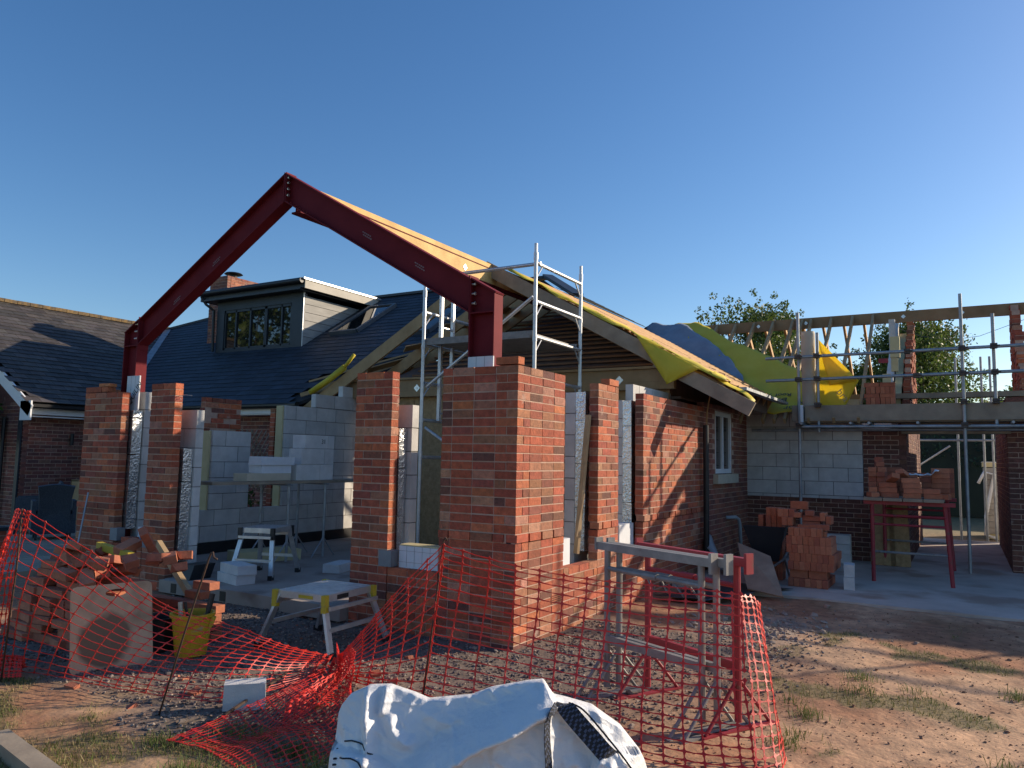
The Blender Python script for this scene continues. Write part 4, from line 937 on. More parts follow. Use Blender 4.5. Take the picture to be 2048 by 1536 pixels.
text_obj("31", "pencil_mark", .09, (2.47,4.617,1.74), (V((1,0,0)),V((0,0,1)),V((0,-1,0))), m_black, t)
def stool(label, p, ang_, W_, D_, H_, spl, brk):
    t = thing("step_stool", label, "step stool", p, "folding work platforms"); t.rotation_euler = (0,0,ang_)
    def bd(nm, mb, mt):
        o = mb.build(nm, mt, None); o.parent = t; return o
    b = MB(); b.box((-W_/2,-D_/2,H_-.055),(W_/2,D_/2,H_))
    for i in range(9): y = -D_/2+.02+i*(D_-.04)/8; b.box((-W_/2+.01,y-.006,H_+.0005),(W_/2-.01,y+.006,H_+.004))
    bd("platform", b, m_alu)
    for sx in (-1,1):
        for sy in (-1,1):
            b = MB(); top = V((sx*(W_/2-.03), sy*(D_/2-.02), H_-.03)); bot = V((sx*(W_/2+spl), sy*(D_/2+.05), .03)); b.beam(top, bot, .05, .026, upv=(1,0,0)); l = bd("leg", b, m_alu)
            b = MB(); b.obox(bot+V((0,0,-.005)),(.035,.022,.025),(V((1,0,0)),V((0,1,0)),V((0,0,1)))); f = b.build("foot", m_black, None); f.parent = l
            b = MB(); b.box((sx*(W_/2+.004)-.02,sy*(D_/2)-.02,H_-.13),(sx*(W_/2+.004)+.024,sy*(D_/2)+.026,H_+.003),W1,0,.003); bd("hinge_bracket", b, brk)
        b = MB(); z = .20; k_ = (H_-z)/(H_-.03); x = sx*(W_/2-.03+(spl+.03)*k_); b.beam((x,-D_/2-.02,z),(x,D_/2+.02,z),.022,.034); bd("rung", b, m_alu); b = MB(); b.beam((x*.96,-D_/2,H_-.10),(x*.96,D_/2,H_-.10),.02,.03); bd("rung", b, m_alu)
    return t
m_yb = mat("yellow_bracket", (.50,.36,.02), (.58,.43,.04), 9, .55, stain=((.2,.17,.12),14,.62))
s1 = stool("larger aluminium step platform with yellow brackets on the gravel", (-.72,1.40,0), math.radians(90+3), .51, .60, .46, .12, m_yb)
b = MB(); b.box((-.13,.3015,.418),(.02,.3025,.444)); o = b.build("sticker", m_yb, None); o.parent = s1
b = MB(); b.box((-.2565,.02,.412),(-.2555,.16,.447)); o = b.build("sticker", m_black, None); o.parent = s1
stool("smaller aluminium step stool with black hinges on the raised floor", (.83,3.86,.148), math.radians(20), .46, .40, .56, .10, m_black)
def blk(label, x, y, z, a, dim, mt=None, nm="concrete_block", cat="block", grp=None, ry=0):
    b = MB(); b.box((-dim[0]/2,-dim[1]/2,0),(dim[0]/2,dim[1]/2,dim[2]),(1.05,1.06,1.1),0,.004); o = b.build(nm, mt or m_block, None); o.location = (x,y,z); o.rotation_euler = (0,ry,a); return tag(o, label, cat, grp)
blk("lower of two grey blocks stacked flat by the doorway", .30, 3.72, .149, 1.35, (.44,.215,.10)); blk("upper of two grey blocks stacked flat by the doorway", .31, 3.70, .25, 1.30, (.44,.215,.10))
blk("single grey block lying on the floor behind the doorway pier", 1.6, 3.42, .149, .3, (.44,.215,.10))
blk("pale block with a dark lower face lying on gravel under the netting", -2.16, .66, .0, -.75, (.24,.13,.16), m_block)
blk("long yellowish foam slab lying on the floor below the trestle boards", 1.7, 4.85, .149, -.35, (.85,.40,.14), m_pir, "foam_slab", "slab")
b = MB(); b.box((0,0,0),(.28,.20,.16)); b.v = [V((p.x+(.06 if p.z > .1 else 0), p.y, p.z)) for p in b.v]; o = b.build("black_box", m_black, None); o.location = (.05,4.18,.149); tag(o, "open black plastic flap at the foot of the left doorway pier", "plastic")
# timbers lying about
def timber(label, p0, p1, w, h, mt=m_wood, nm="timber_plank"):
    b = MB(); b.beam(p0, p1, w, h); return tag(b.build(nm, mt, None, loc=[(q+r)/2 for q, r in zip(p0, p1)]), label, "timber")
timber("pale batten leaning from the brick heap down to the gravel by the left pier", (-.72,3.65,.66), (-1.10,2.28,.03), .045, .07)
timber("brown timber batten leaning in the side window gap on a foil board", (1.50,.16,.62), (1.63,.10,2.02), .06, .03)
timber("thin yellow strip standing in the side window gap", (1.38,.10,.80), (1.46,.06,1.22), .012, .012)
timber("dark weathered timber baulk lying at the bottom left corner", (-3.30,1.22,.045), (-3.44,.42,.045), .10, .07, m_oldwood)
timber("long yellow level or batten lying across the top of the brick heap", (-1.45,3.45,.72), (-1.62,2.72,.70), .05, .06, m_yb)
timber("thin rusty bar lying on the gravel between the two netting pins", (-2.72,.42,.03), (-1.70,.78,.09), .014, .014, m_rust, "steel_bar")
timber("grey rod leaning on the left corner pier behind the heap", (-.35,5.75,.10), (-.10,5.95,1.05), .016, .016, m_galv, "rod")
# board with a hand hole leaning on the heap
bt = thing("plywood_board", "square plywood board with a hand hole leaning on the brick heap", "board", (-2.1,2.1,0))
b = MB(); A = V((-2.385,2.165,.0)); Bp = V((-1.905,2.03,.0)); ux = (Bp-A).normalized(); nn = V((ux.y,-ux.x,0)); upv = (V((0,0,1))-nn*.22).normalized(); Lx, Lz = .55, .60
def bp(u, w, d=0): return A+ux*u+upv*w+ux.cross(upv)*d
hole = [(.30+.075*math.cos(t)*(1 if abs(math.cos(t))>.5 else 1), .535+.026*math.sin(t)) for t in [i*math.pi/8 for i in range(16)]]
outer = []
for cx_, cy_, t0 in ((Lx-.04,Lz-.04,0),(.04,Lz-.04,90),(.04,.04,180),(Lx-.04,.04,270)):
    for q in range(4): t = math.radians(t0+q*30); outer.append((cx_+.04*math.cos(t), cy_+.04*math.sin(t)))
bmx = bmesh.new()
for dd in (0,):
    vo = [bmx.verts.new(bp(*p)) for p in outer]; vh = [bmx.verts.new(bp(*p)) for p in hole]
    eo = [bmx.edges.new((vo[i],vo[(i+1)%len(vo)])) for i in range(len(vo))]; eh = [bmx.edges.new((vh[i],vh[(i+1)%len(vh)])) for i in range(len(vh))]
    bmesh.ops.triangle_fill(bmx, edges=eo+eh, use_beauty=True)
off = wloc(bt)
for v in bmx.verts: v.co -= off
me = bpy.data.meshes.new("board"); bmx.to_mesh(me); bmx.free(); me.materials.append(m_ply); o = bpy.data.objects.new("board", me); C.objects.link(o); o.parent = bt; solid(o, .018)
# bucket with tools
bk = thing("bucket", "dirty yellow builder's bucket full of tools on the gravel", "bucket", (-1.56,1.98,0))
b = MB(); b.lathe([(.001,.01),(.115,.01),(.15,.30),(.165,.30),(.167,.325),(.145,.325),(.11,.03),(.001,.03)],(-1.56,1.98,0),28); b.build("body", m_bucket, bk, smooth=False)
for i, (lb, dx, dy, lx, ly, ln, r, mt) in enumerate((("trowel with a pale wooden handle standing in the bucket",-.03,.07,-.02,.02,.30,.017,m_cream),("black handled brush standing in the bucket",.05,-.05,.06,-.03,.36,.022,m_black),("thin black bar leaning in the bucket",.02,.02,-.05,.04,.30,.012,m_black),("round grey tool head in the bucket",.0,-.06,.0,-.01,.20,.03,m_alu),("yellow handled tool at the right rim of the bucket",.03,-.10,.05,-.05,.20,.02,m_yb))):
    b = MB(); p = V((-1.56+dx,1.98+dy,.10)); q = p+V((lx,ly,ln)); b.tube(p,q,r*.8,10); b.tube(q-(q-p)*.35,q,r,10); tag(b.build("hand_tool", mt, None, loc=p), lb, "tool")
wb = MB(); wb.lathe([(.001,.0),(.12,.0),(.15,.26),(.16,.27),(.14,.27),(.11,.02),(.001,.02)],(-1.62,2.30,0),20); tag(wb.build("bucket", m_black, None, loc=(-1.62,2.3,0)), "black bucket half hidden beside the yellow one", "bucket")
# ================================================================== BARRIER NETTING
def netting(label, rows, nu, nv, loc, sag=.0, grp="orange barrier netting", seed=1):
    random.seed(seed); nr_, nc = len(rows), len(rows[0]); G = []
    def cat(p0,p1,p2,p3,t): return .5*((2*p1)+(p2-p0)*t+(2*p0-5*p1+4*p2-p3)*t*t+(3*p1-p0-3*p2+p3)*t**3)
    def S_(u, v):
        out = []
        for r in rows:
            q = u*(nc-1); i = min(int(q), nc-2); f = q-i; g = lambda k: V(r[max(0,min(nc-1,k))]); out.append(cat(g(i-1),g(i),g(i+1),g(i+2),f))
        q = v*(nr_-1); i = min(int(q), nr_-2); f = q-i; g = lambda k: out[max(0,min(nr_-1,k))]
        return cat(g(i-1),g(i),g(i+1),g(i+2),f)
    for i in range(nu+1):
        col = []
        for j in range(nv+1):
            u, v = i/nu, j/nv; u += .10/nu*math.sin(v*5+seed); p = S_(max(0,min(1,u)), v)
            w = .012*noise.noise(V((i*.35, j*.35, seed*3.1)))+.004*noise.noise(V((i*1.3,j*1.3,seed)))
            p = p+V((w, w*.8, .006*noise.noise(V((i*.6,j*.4,7+seed)))))
            if p.z < .008: p.z = .008+rc(0,.01)
            col.append(p)
        G.append(col)
    b = MB()
    kk = .62 if seed in (4,5,6,8) else .95
    def strip(p, q, nrm, w0, w1, th=.0012):
        w0 *= kk; w1 *= kk
        d = (q-p).normalized(); s = d.cross(nrm)
        if s.length < .05: s = d.orthogonal()
        s.normalize(); nn_ = s.cross(d)*th; mid = (p+q)/2+V((rc(-.002,.002),rc(-.002,.002),-.003))
        for a, c, wa, wc in ((p, mid, w0, w1), (mid, q, w1, w0)):
            b.hexa([a-s*wa-nn_, c-s*wc-nn_, c+s*wc-nn_, a+s*wa-nn_, a-s*wa+nn_, c-s*wc+nn_, c+s*wc+nn_, a+s*wa+nn_])
    for i in range(nu+1):
        for j in range(nv+1):
            p = G[i][j]; du = G[min(i+1,nu)][j]-G[max(i-1,0)][j]; dv = G[i][min(j+1,nv)]-G[i][max(j-1,0)]
            nrm = du.cross(dv); nrm = nrm.normalized() if nrm.length > 1e-9 else V((1,0,0))
            if i < nu and (G[i+1][j]-p).length > .004 and random.random() > .006: strip(p, G[i+1][j], nrm, .0060, .0021)
            if j < nv and (G[i][j+1]-p).length > .004 and random.random() > .006: strip(p, G[i][j+1], nrm, .0085, .0032)
            a = du.normalized() if du.length > 1e-6 else V((1,0,0)); c = dv.normalized() if dv.length > 1e-6 else V((0,0,1))
            s_ = .0150*(.75 if seed in (4,5,6,8) else 1); k = len(b.v); nn_ = nrm*.0013
            for sg in (-1,1): b.v += [p+a*s_+nn_*sg, p+c*s_+nn_*sg, p-a*s_+nn_*sg, p-c*s_+nn_*sg]
            b.face([k,k+1,k+2,k+3]); b.face([k+7,k+6,k+5,k+4])
            for e in range(4): b.face([k+e,k+4+e,k+4+(e+1)%4,k+(e+1)%4])
    o = b.build("barrier_netting", m_net, None, loc=loc, fix=False); random.seed(5); return tag(o, label, "netting", grp)
top = [(-1.504,-.34,1.003),(-1.352,-.774,.899),(-1.21,-1.2,.839),(-1.103,-1.577,.823),(-1.06,-1.864,.821),(-1.05,-2.10,.817)]
bot = [(-1.473,-.191,.02),(-1.47,-.80,.02),(-1.53,-1.29,.02),(-1.60,-1.72,.02),(-1.58,-2.05,.02),(-1.50,-2.28,.02)]
mid = [tuple((p+q)/2+d for p, q, d in zip(a, c, (.06,.03,-.03))) for a, c in zip(top, bot)]
netting("taut orange barrier netting hanging from the rusty hooked pin to the folded trestles", [top, mid, bot], 15, 18, (-1.3,-1.2,0), seed=1)
netting("short flap of orange netting folded round the end of the red trestle", [[(-1.05,-2.10,.81),(-.95,-2.14,.79),(-.86,-2.16,.74)],[(-1.22,-2.19,.42),(-1.10,-2.26,.4),(-1.0,-2.25,.36)],[(-1.5,-2.28,.02),(-1.35,-2.36,.02),(-1.2,-2.36,.02)]], 5, 19, (-1.1,-2.2,0), seed=2)
# sagging triangle from the pin to the bundle
pa = [(-1.504,-.34,1.0),(-1.48,-.05,.76),(-1.42,.26,.48),(-1.36,.55,.22),(-1.30,.74,.10)]; pbm = [(-1.49,-.27,.55),(-1.47,-.02,.40),(-1.42,.27,.26),(-1.37,.53,.13),(-1.33,.74,.06)]; pc = [(-1.473,-.191,.02),(-1.50,.0,.03),(-1.48,.25,.03),(-1.42,.5,.03),(-1.36,.72,.03)]
netting("sagging orange netting between the hooked pin and the tangled bundle on the ground", [pa, pbm, pc], 8, 14, (-1.4,.2,0), seed=3)
la = [(-1.30,.76,.12),(-1.60,.78,.22),(-1.84,.82,.33),(-2.04,.98,.44),(-2.26,1.34,.56),(-2.50,1.72,.86),(-2.76,2.12,1.15)]
lm = [(-1.34,.78,.06),(-1.72,.80,.13),(-2.02,.88,.22),(-2.28,1.14,.27),(-2.42,1.5,.33),(-2.55,2.0,.47),(-2.72,2.34,.62)]
lb_ = [(-1.38,.76,.02),(-1.85,.72,.03),(-2.22,.80,.03),(-2.36,1.26,.03),(-2.44,1.72,.03),(-2.5,2.3,.03),(-2.62,2.56,.03)]
netting("slack orange netting draped in front of the brick heap and plywood board", [la, lm, lb_], 21, 15, (-2.1,1.3,0), seed=4)
netting("bunched orange netting hanging at the far left edge", [[(-2.76,2.12,1.15),(-2.80,2.2,1.16),(-2.77,2.28,1.13)],[(-2.74,2.32,.70),(-2.84,2.36,.7),(-2.74,2.44,.66)],[(-2.64,2.56,.04),(-2.80,2.60,.03),(-2.66,2.72,.03)]], 9, 22, (-2.75,2.3,0), seed=5)
netting("heaped orange netting lying at the foot of the far left bunch", [[(-2.5,2.50,.04),(-2.62,2.62,.05),(-2.80,2.8,.05)],[(-2.56,2.46,.13),(-2.68,2.56,.15),(-2.86,2.7,.12)],[(-2.62,2.34,.03),(-2.74,2.44,.04),(-2.9,2.56,.03)]], 12, 14, (-2.7,2.6,0), seed=8)
# crumpled netting on the ground
ga = [(-1.15,.80,.06),(-1.55,.62,.10),(-1.95,.50,.10),(-2.35,.46,.08),(-2.80,.50,.03)]; gb = [(-1.35,.50,.10),(-1.70,.32,.03),(-2.08,.24,.12),(-2.42,.20,.03),(-2.78,.26,.03)]; gc_ = [(-1.55,.35,.03),(-1.88,.06,.10),(-2.2,-.08,.04),(-2.48,-.06,.09),(-2.82,.0,.03)]; gd = [(-1.95,.0,.03),(-2.15,-.25,.04),(-2.40,-.40,.08),(-2.65,-.38,.03),(-2.90,-.25,.03)]
netting("crumpled orange netting fallen flat on the gravel in the foreground", [ga, gb, gc_, gd], 22, 26, (-2.1,.2,0), seed=6)
gx_ = [(-1.12,.86,.10),(-1.30,.72,.20),(-1.5,.52,.10),(-1.8,.40,.12),(-2.15,.30,.08)]; gy2 = [(-1.18,.80,.03),(-1.36,.62,.03),(-1.62,.42,.04),(-1.95,.27,.03),(-2.3,.16,.03)]; gz2 = [(-1.10,.76,.12),(-1.28,.56,.15),(-1.58,.34,.14),(-1.9,.16,.14),(-2.25,.08,.08)]
netting("tight twisted bundle of orange netting where the two sagging stretches meet", [gx_, gy2, gz2], 20, 14, (-1.6,.5,0), seed=7)
def pin(label, pts, r=.006):
    b = MB(); b.path(pts, r, 8); return tag(b.build("fencing_pin", m_rust, None, loc=pts[0], smooth=True), label, "pin", "rusty netting pins")
pin("rusty hooked steel pin holding up the right hand netting", [(-1.473,-.191,.0),(-1.488,-.265,.5),(-1.50,-.335,.985),(-1.502,-.342,1.03),(-1.505,-.36,1.05),(-1.51,-.375,1.035)])
pin("rusty hooked steel pin leaning behind the slack left netting", [(-2.531,.965,.0),(-2.50,.82,.48),(-2.466,.68,.93),(-2.462,.665,.967),(-2.467,.645,.972),(-2.475,.625,.945),(-2.47,.60,.935)])
pin("rusty steel pin standing inside the far left netting bunch", [(-2.70,2.42,.0),(-2.76,2.22,.8),(-2.79,2.15,1.17)])
# ================================================================== BULK BAG IN THE FOREGROUND
bag = thing("bulk_bag", "white woven bulk bag with black webbing loops slumped in the foreground", "bulk bag", (-3.35,-1.9,0))
CF = V((math.cos(yaw), math.sin(yaw), 0)); CR = V((math.sin(yaw), -math.cos(yaw), 0)); CP = V((-5.5315,-3.2092,0))
rimA = [(-.60,.62),(-.575,.69),(-.54,.735),(-.475,.765),(-.405,.768),(-.32,.742),(-.27,.722),(-.12,.738),(-.05,.765),(.08,.79),(.13,.795),(.15,.765),(.165,.745),(.21,.735),(.30,.712),(.40,.645),(.47,.56),(.50,.47)]
def rim(a):
    if a <= rimA[0][0]: return rimA[0][1]
    for (p, z), (q, w) in zip(rimA, rimA[1:]):
        if a <= q: return z+(w-z)*(a-p)/(q-p)
    return rimA[-1][1]
def sdist(a, z, pts):
    """signed distance to a polyline (positive above) and position along it"""
    best = None; L = 0
    for p, q in zip(pts, pts[1:]):
        dx, dy = q[0]-p[0], q[1]-p[1]; l = math.hypot(dx, dy); t = max(0, min(1, ((a-p[0])*dx+(z-p[1])*dy)/l**2)); ex, ey = a-p[0]-dx*t, z-p[1]-dy*t; d = math.hypot(ex, ey)
        if best is None or d < best[0]: best = (d, 1 if dx*ey-dy*ex > 0 else -1, L+t*l)
        L += l
    return best[0]*best[1], best[2]/L
def lin(t, *k):
    for (x, y), (x2, y2) in zip(k, k[1:]):
        if t <= x: return y
        if t <= x2: return y+(y2-y)*(t-x)/(x2-x)
    return k[-1][1]
def fade(t, e=.12): return sm(-.001, e, t)*sm(1.001, 1-e, t)
def cusp(a, z, pts, h, wp, wn):
    d, t = sdist(a, z, pts); return h*(max(0, 1-d/wp) if d > 0 else max(0, 1+d/wn))**1.3*(fade(t,.2) if abs(d) > -1 else 1)
def bagf(a, z):
    r = rim(a); dn = r-z; f = 2.725-.30*dn-.05*math.sin(max(0,dn)*5)
    d, t = sdist(a, z, [(-.36,.525),(-.22,.615),(-.10,.685),(.02,.735),(.16,.80)])     # the rolled edge: faces up, drops away below
    hb = lin(t, (0,.03),(.3,.10),(.7,.12),(1,.07)); f -= hb*lin(d, (-.075,.25),(-.052,.95),(-.046,1.0),(.0,.10),(.008,0))
    f -= .045*lin(d, (-.30,.2),(-.06,1),(-.02,1),(.02,0))
    f -= cusp(a, z, [(-.478,.78),(-.474,.70),(-.455,.60),(-.448,.54)], .050, .035, .020)
    f -= cusp(a, z, [(-.412,.78),(-.424,.68)], .030, .03, .014)
    f -= cusp(a, z, [(-.392,.70),(-.378,.65),(-.335,.615),(-.29,.61)], .040, .022, .030)
    f -= cusp(a, z, [(-.30,.70),(-.20,.665),(-.10,.70)], .018, .03, .03)
    d, t = sdist(a, z, [(-.62,.575),(-.51,.59),(-.44,.585),(-.36,.545),(-.29,.47)]); f -= .060*lin(d, (-.08,1.1),(-.02,1),(-.003,.85),(.003,0))
    f -= cusp(a, z, [(-.50,.575),(-.46,.50),(-.44,.44)], .035, .03, .02)
    d, t = sdist(a, z, [(.25,.46),(.295,.585),(.335,.625),(.40,.60)]); f -= .06*lin(d, (-.10,.7),(-.03,1),(-.002,.9),(.004,0))
    f -= cusp(a, z, [(.145,.76),(.135,.60),(.13,.45)], .020, .05, .05)
    f -= cusp(a, z, [(.17,.745),(.27,.66),(.34,.60)], .030, .05, .035)
    f -= cusp(a, z, [(-.05,.60),(.04,.565),(.10,.56)], .022, .03, .02); f -= cusp(a, z, [(-.20,.53),(-.08,.545),(.03,.50)], .025, .04, .02)
    f -= cusp(a, z, [(.18,.56),(.24,.575),(.28,.53)], .016, .03, .02); f -= cusp(a, z, [(.34,.60),(.36,.52),(.40,.46)], .022, .02, .03)
    rd = lambda x, y, k: max(0, 1-abs(noise.noise(V((x*k, y*k, 5.1))))*2.2)
    f -= .010*fbm(a*3, z*3, 1.6)+.010*rd(a*1.3+z*.6, z-a*.4, 6)**4+.005*rd(a+z*.4, z*1.7, 13)**3+.0015*fbm(a, z, 34)
    e = max(0, abs(a+.05)-.44); f += 2.2*e*e+.35*e
    return f
def bp3(a, z, off=0): return CP+CF*(bagf(a, z)-off)+CR*a+V((0,0,z))
b = MB(); rows = []; NA = 190; NZ = 130
for i in range(5): rows.append([tuple(CP+CF*(2.90-.13*(i/4)**2+.0)+CR*(-.585+j/NA*1.075)+V((0,0,rim(-.585+j/NA*1.075)*i/4.0*.995))) for j in range(NA+1)])
for i in range(NZ+1):
    r = []
    for j in range(NA+1):
        a = -.585+j/NA*1.075; z = rim(a)-(i/NZ)*(rim(a)-.36); r.append(tuple(bp3(a, z)))
    rows.append(r)
for q in (.2,.0): rows.append([tuple(CP+CF*(bagf(-.585+j/NA*1.075,.36)+(.05 if q == 0 else -.02))+CR*(-.585+j/NA*1.075)+V((0,0,q))) for j in range(NA+1)])
for r in rows: # the sides run back to the rear panel
    p, q = V(r[0]), V(r[-1]); r.insert(0, tuple(p+CF*.35-V((0,0,p.z*.3)))); r.append(tuple(q+CF*.35-V((0,0,q.z*.3))))
sheet(b, rows); solid(b.build("bag_body", m_bag, bag, smooth=True), .003)
def ribbon(pts, w, nm, par, mt, tw=(0,0), stripe=True):
    P = [bp3(a, z, o) for a, z, o in pts]; Q = []
    for i in range(len(P)-1):
        for k in range(10):
            t = k/10; p0, p1, p2, p3 = P[max(i-1,0)], P[i], P[i+1], P[min(i+2,len(P)-1)]
            Q.append(.5*((2*p1)+(p2-p0)*t+(2*p0-5*p1+4*p2-p3)*t*t+(3*p1-p0-3*p2+p3)*t**3))
    Q.append(P[-1]); b = MB(); rows = []
    for i, p in enumerate(Q):
        d = (Q[min(i+1,len(Q)-1)]-Q[max(i-1,0)]).normalized(); u = i/(len(Q)-1); s = d.cross(-CF+V((0,0,.25))+CR*(tw[0]+(tw[1]-tw[0])*u)); s.normalize(); rows.append([tuple(p+s*w*q) for q in (-.5,-.3,-.1,.1,.3,.5)])
    sheet(b, rows)
    if stripe:
        for q in range(len(b.c)): b.c[q] = (1,1,1) if (q//5+[0,1,2,1,0][q%5]) % 3 else (5.5,5.8,6.5)
    return solid(b.build(nm, mt, par), .003)
ribbon([(.165,.755,.012),(.148,.74,.02),(.137,.71,.022),(.135,.66,.02),(.140,.59,.018),(.142,.50,.012),(.14,.40,.005)], .026, "strap", bag, m_web, (1.6,.2))
ribbon([(.195,.752,.0),(.20,.742,.03),(.235,.705,.035),(.285,.655,.035),(.325,.615,.02),(.36,.58,-.02)], .058, "strap", bag, m_web, (.2,.1))
ribbon([(.21,.752,.012),(.26,.725,.02),(.33,.655,.02),(.40,.58,.015),(.45,.50,.01)], .006, "cord", bag, m_web, stripe=False)
b = MB()
for i in range(12):
    t = i/11; a = -.555+.0*t; z = .585-.16*t; p = bp3(a, z, .004); b.beam(p-CR*.010-V((0,0,.003)), p+CR*.014, .008, .004)
for i in range(8):
    t = i/7; a = -.53+.095*t; z = .592+.016*math.sin(t*3.1)-.02*t; p = bp3(a, z, .006); b.beam(p-V((0,0,.012)), p+V((0,0,.012)), .003, .003)
b.path([bp3(-.54+.105*q/8, .606+.018*math.sin(q/8*3.1)-.02*q/8, .006) for q in range(9)], .0025, 5); b.path([bp3(-.54+.105*q/8, .578+.016*math.sin(q/8*3.1)-.02*q/8, .008) for q in range(9)], .0025, 5)
b.build("stitching", m_web, bag)
b = MB()
for i in range(7):
    p = bp3(.415+i*.008, .555-i*.017, .005); b.beam(p-CR*.004, p+CR*.004, .006, .004)
b.build("stitching", m_web, bag)
# ================================================================== PATIO AND OTHER SMALL THINGS
def chair(label, x, y, a):
    t = thing("rattan_chair", label, "chair", (x,y,.07), "grey rattan garden chairs"); t.rotation_euler = (0,0,a)
    def bd(nm, b, mt=m_rattan): o = b.build(nm, mt, None); o.parent = t; return o
    b = MB(); b.box((-.27,-.27,.10),(.27,.27,.42)); bd("base", b); b = MB(); b.box((-.25,-.25,.42),(.25,.22,.48)); bd("seat_cushion", b, m_anth)
    b = MB(); rows = [[((-.27+i*.06)*(1-.16*math.sin(j*.75)), .24+.012*j*j-.03*math.cos((i-4.5)*.35), .10+j*.20+.02*math.cos((i-4.5)*.5)*(j==4)) for i in range(10)] for j in range(5)]; sheet(b, rows); solid(bd("backrest", b), .045)
    for s in (-1,1):
        b = MB(); b.box((s*.29-.03,-.26,.10),(s*.29+.03,.27,.64)); bd("armrest", b)
    for sx in (-1,1):
        for sy in (-1,1):
            b = MB(); b.box((sx*.24-.02,sy*.24-.02,0),(sx*.24+.02,sy*.24+.02,.11)); bd("leg", b, m_anth)
chair("grey rattan chair turned with its tall back to us beside the left pier", 1.75, 10.05, math.radians(-205)); chair("grey rattan chair facing sideways further left on the patio", 2.05, 11.25, math.radians(-120))
cr = thing("wooden_crate", "open wooden crate shelf with small pots against the dark brick wall", "crate", (3.6,12.2,.07))
for nm, a, c in (("panel",(3.35,12.0,.55),(3.38,12.4,.95)),("panel",(3.95,12.0,.07),(3.98,12.4,.95)),("shelf",(3.35,12.0,.93),(3.98,12.4,.96)),("shelf",(3.35,12.0,.52),(3.98,12.4,.55)),("panel",(3.35,12.38,.07),(3.98,12.4,.95)),("panel",(3.35,12.0,.07),(3.38,12.4,.52)),("panel",(3.66,12.0,.55),(3.68,12.38,.93))):
    b = MB(); b.box(a, c); b.build(nm, m_wood, cr)
b = MB(); b.lathe([(.001,0),(.06,0),(.075,.09),(.065,.09),(.05,.02),(.001,.02)],(3.5,12.15,.961),14); tag(b.build("plant_pot", m_pipe, None, loc=(3.5,12.15,.961)), "small pale pot standing on top of the wooden crate", "pot")
b = MB(); b.box((-.35,8.0,-.02),(.55,9.2,.42)); g = thing("planter_wall", "low brick planter edge with dark coping at the left edge", "low wall", (.1,8.6,0)); b = MB(); brick_leaf(b, (-.2,8.55), (0,1), (-1,0), 1.6, 0, .40, 0); brick_leaf(b, (-.2,8.55), (1,0), (0,-1), .5, 0, .40, 1); b.build("brickwork", BM, g); b = MB(); b.box((-.24,8.52,.40),(.35,10.2,.45)); b.build("coping", m_anth, g)
tr = thing("trellis", "diamond lattice trellis panel standing between the two block panels", "trellis", (2.75,7.0,.15))
b = MB()
for i in range(16):
    for s in (-1,1):
        x0 = 2.35+i*.1; b.beam((x0,7.02+.012*s,.95),(x0+s*.62,7.02+.012*s,1.95),.012,.016,upv=(0,1,0))
b.build("lattice", m_oldwood, tr)
def leaves(b, c, R, nl, s0, s1, flat=1.0, cols=((.9,.95,.8),(1.3,1.35,1.0),(.6,.7,.6))):
    for i in range(nl):
        d = V((random.gauss(0,1),random.gauss(0,1),random.gauss(0,1))).normalized()*(random.random()**.45)
        p = V(c)+V((d.x*R, d.y*R, d.z*R*flat)); s = rc(s0, s1); a = V((random.gauss(0,1),random.gauss(0,1),random.gauss(0,.7))).normalized(); q = a.orthogonal().normalized(); q = (Matrix.Rotation(rc(0,6.3),3,a) @ q); w = a.cross(q)
        k = len(b.v); b.v += [p-q*s*.5, p+w*s*.28, p+q*s*.5, p-w*s*.28]; g = random.choice(cols); h = rc(.8,1.2); b.face([k,k+1,k+2,k+3], (g[0]*h,g[1]*h,g[2]*h))
pl = thing("climbing_plant", "bright green leafy climber at the left edge under the white barge board", "plant", (1.9,14.4,0))
b = MB(); 
for i in range(16): leaves(b, (rc(1.75,2.2), rc(13.5,15.2), rc(1.9,2.95)), rc(.25,.45), 260, .06, .13, cols=((1.2,1.5,.8),(1.7,1.9,1.0),(.7,.9,.6)))
b.build("foliage", m_leaf, pl, fix=False); b = MB(); b.path([(2.0,14.5,0),(1.95,14.3,1.2),(1.9,14.4,2.3)],.03,8); b.build("stem", m_bark, pl)
gp = thing("potted_shrub", "dark green shrub growing below the trellis inside the shell gap", "plant", (2.75,6.9,.1)); b = MB(); leaves(b, (2.75,6.75,.62), .42, 700, .05, .10, cols=((.5,.7,.4),(.8,.9,.6))); b.build("foliage", m_leaf, gp, fix=False)
# wheelbarrow, leaning board, waste pipe, blocks, roll
wh = thing("wheelbarrow", "dark wheelbarrow tipped on its nose behind the brick stack", "wheelbarrow", (4.9,-.85,.03))
b = MB(); P = [(4.75,-.70,.74),(4.80,-1.22,.74),(5.35,-1.15,.70),(5.3,-.66,.70),(4.95,-.82,.28),(4.97,-1.10,.28),(5.2,-1.06,.30),(5.18,-.84,.30)]; b.v = [V(p) for p in P]; [b.face(f) for f in ((4,5,6,7),(0,1,5,4),(1,2,6,5),(2,3,7,6),(3,0,4,7))]; solid(b.build("tray", m_anth, wh), .006)
b = MB(); b.tube((4.62,-1.0,.20),(4.62,-.93,.20),.17,24); b.build("wheel", m_black, wh)
b = MB(); b.path([(4.62,-.9,.2),(5.0,-.75,.30),(5.6,-.68,.55)],.016,8); b.path([(4.62,-1.03,.2),(5.0,-1.15,.30),(5.6,-1.2,.55)],.016,8); b.path([(5.1,-.75,.3),(5.2,-.7,.04)],.014,8); b.path([(5.1,-1.15,.3),(5.2,-1.2,.04)],.014,8); b.build("frame", m_grey, wh)
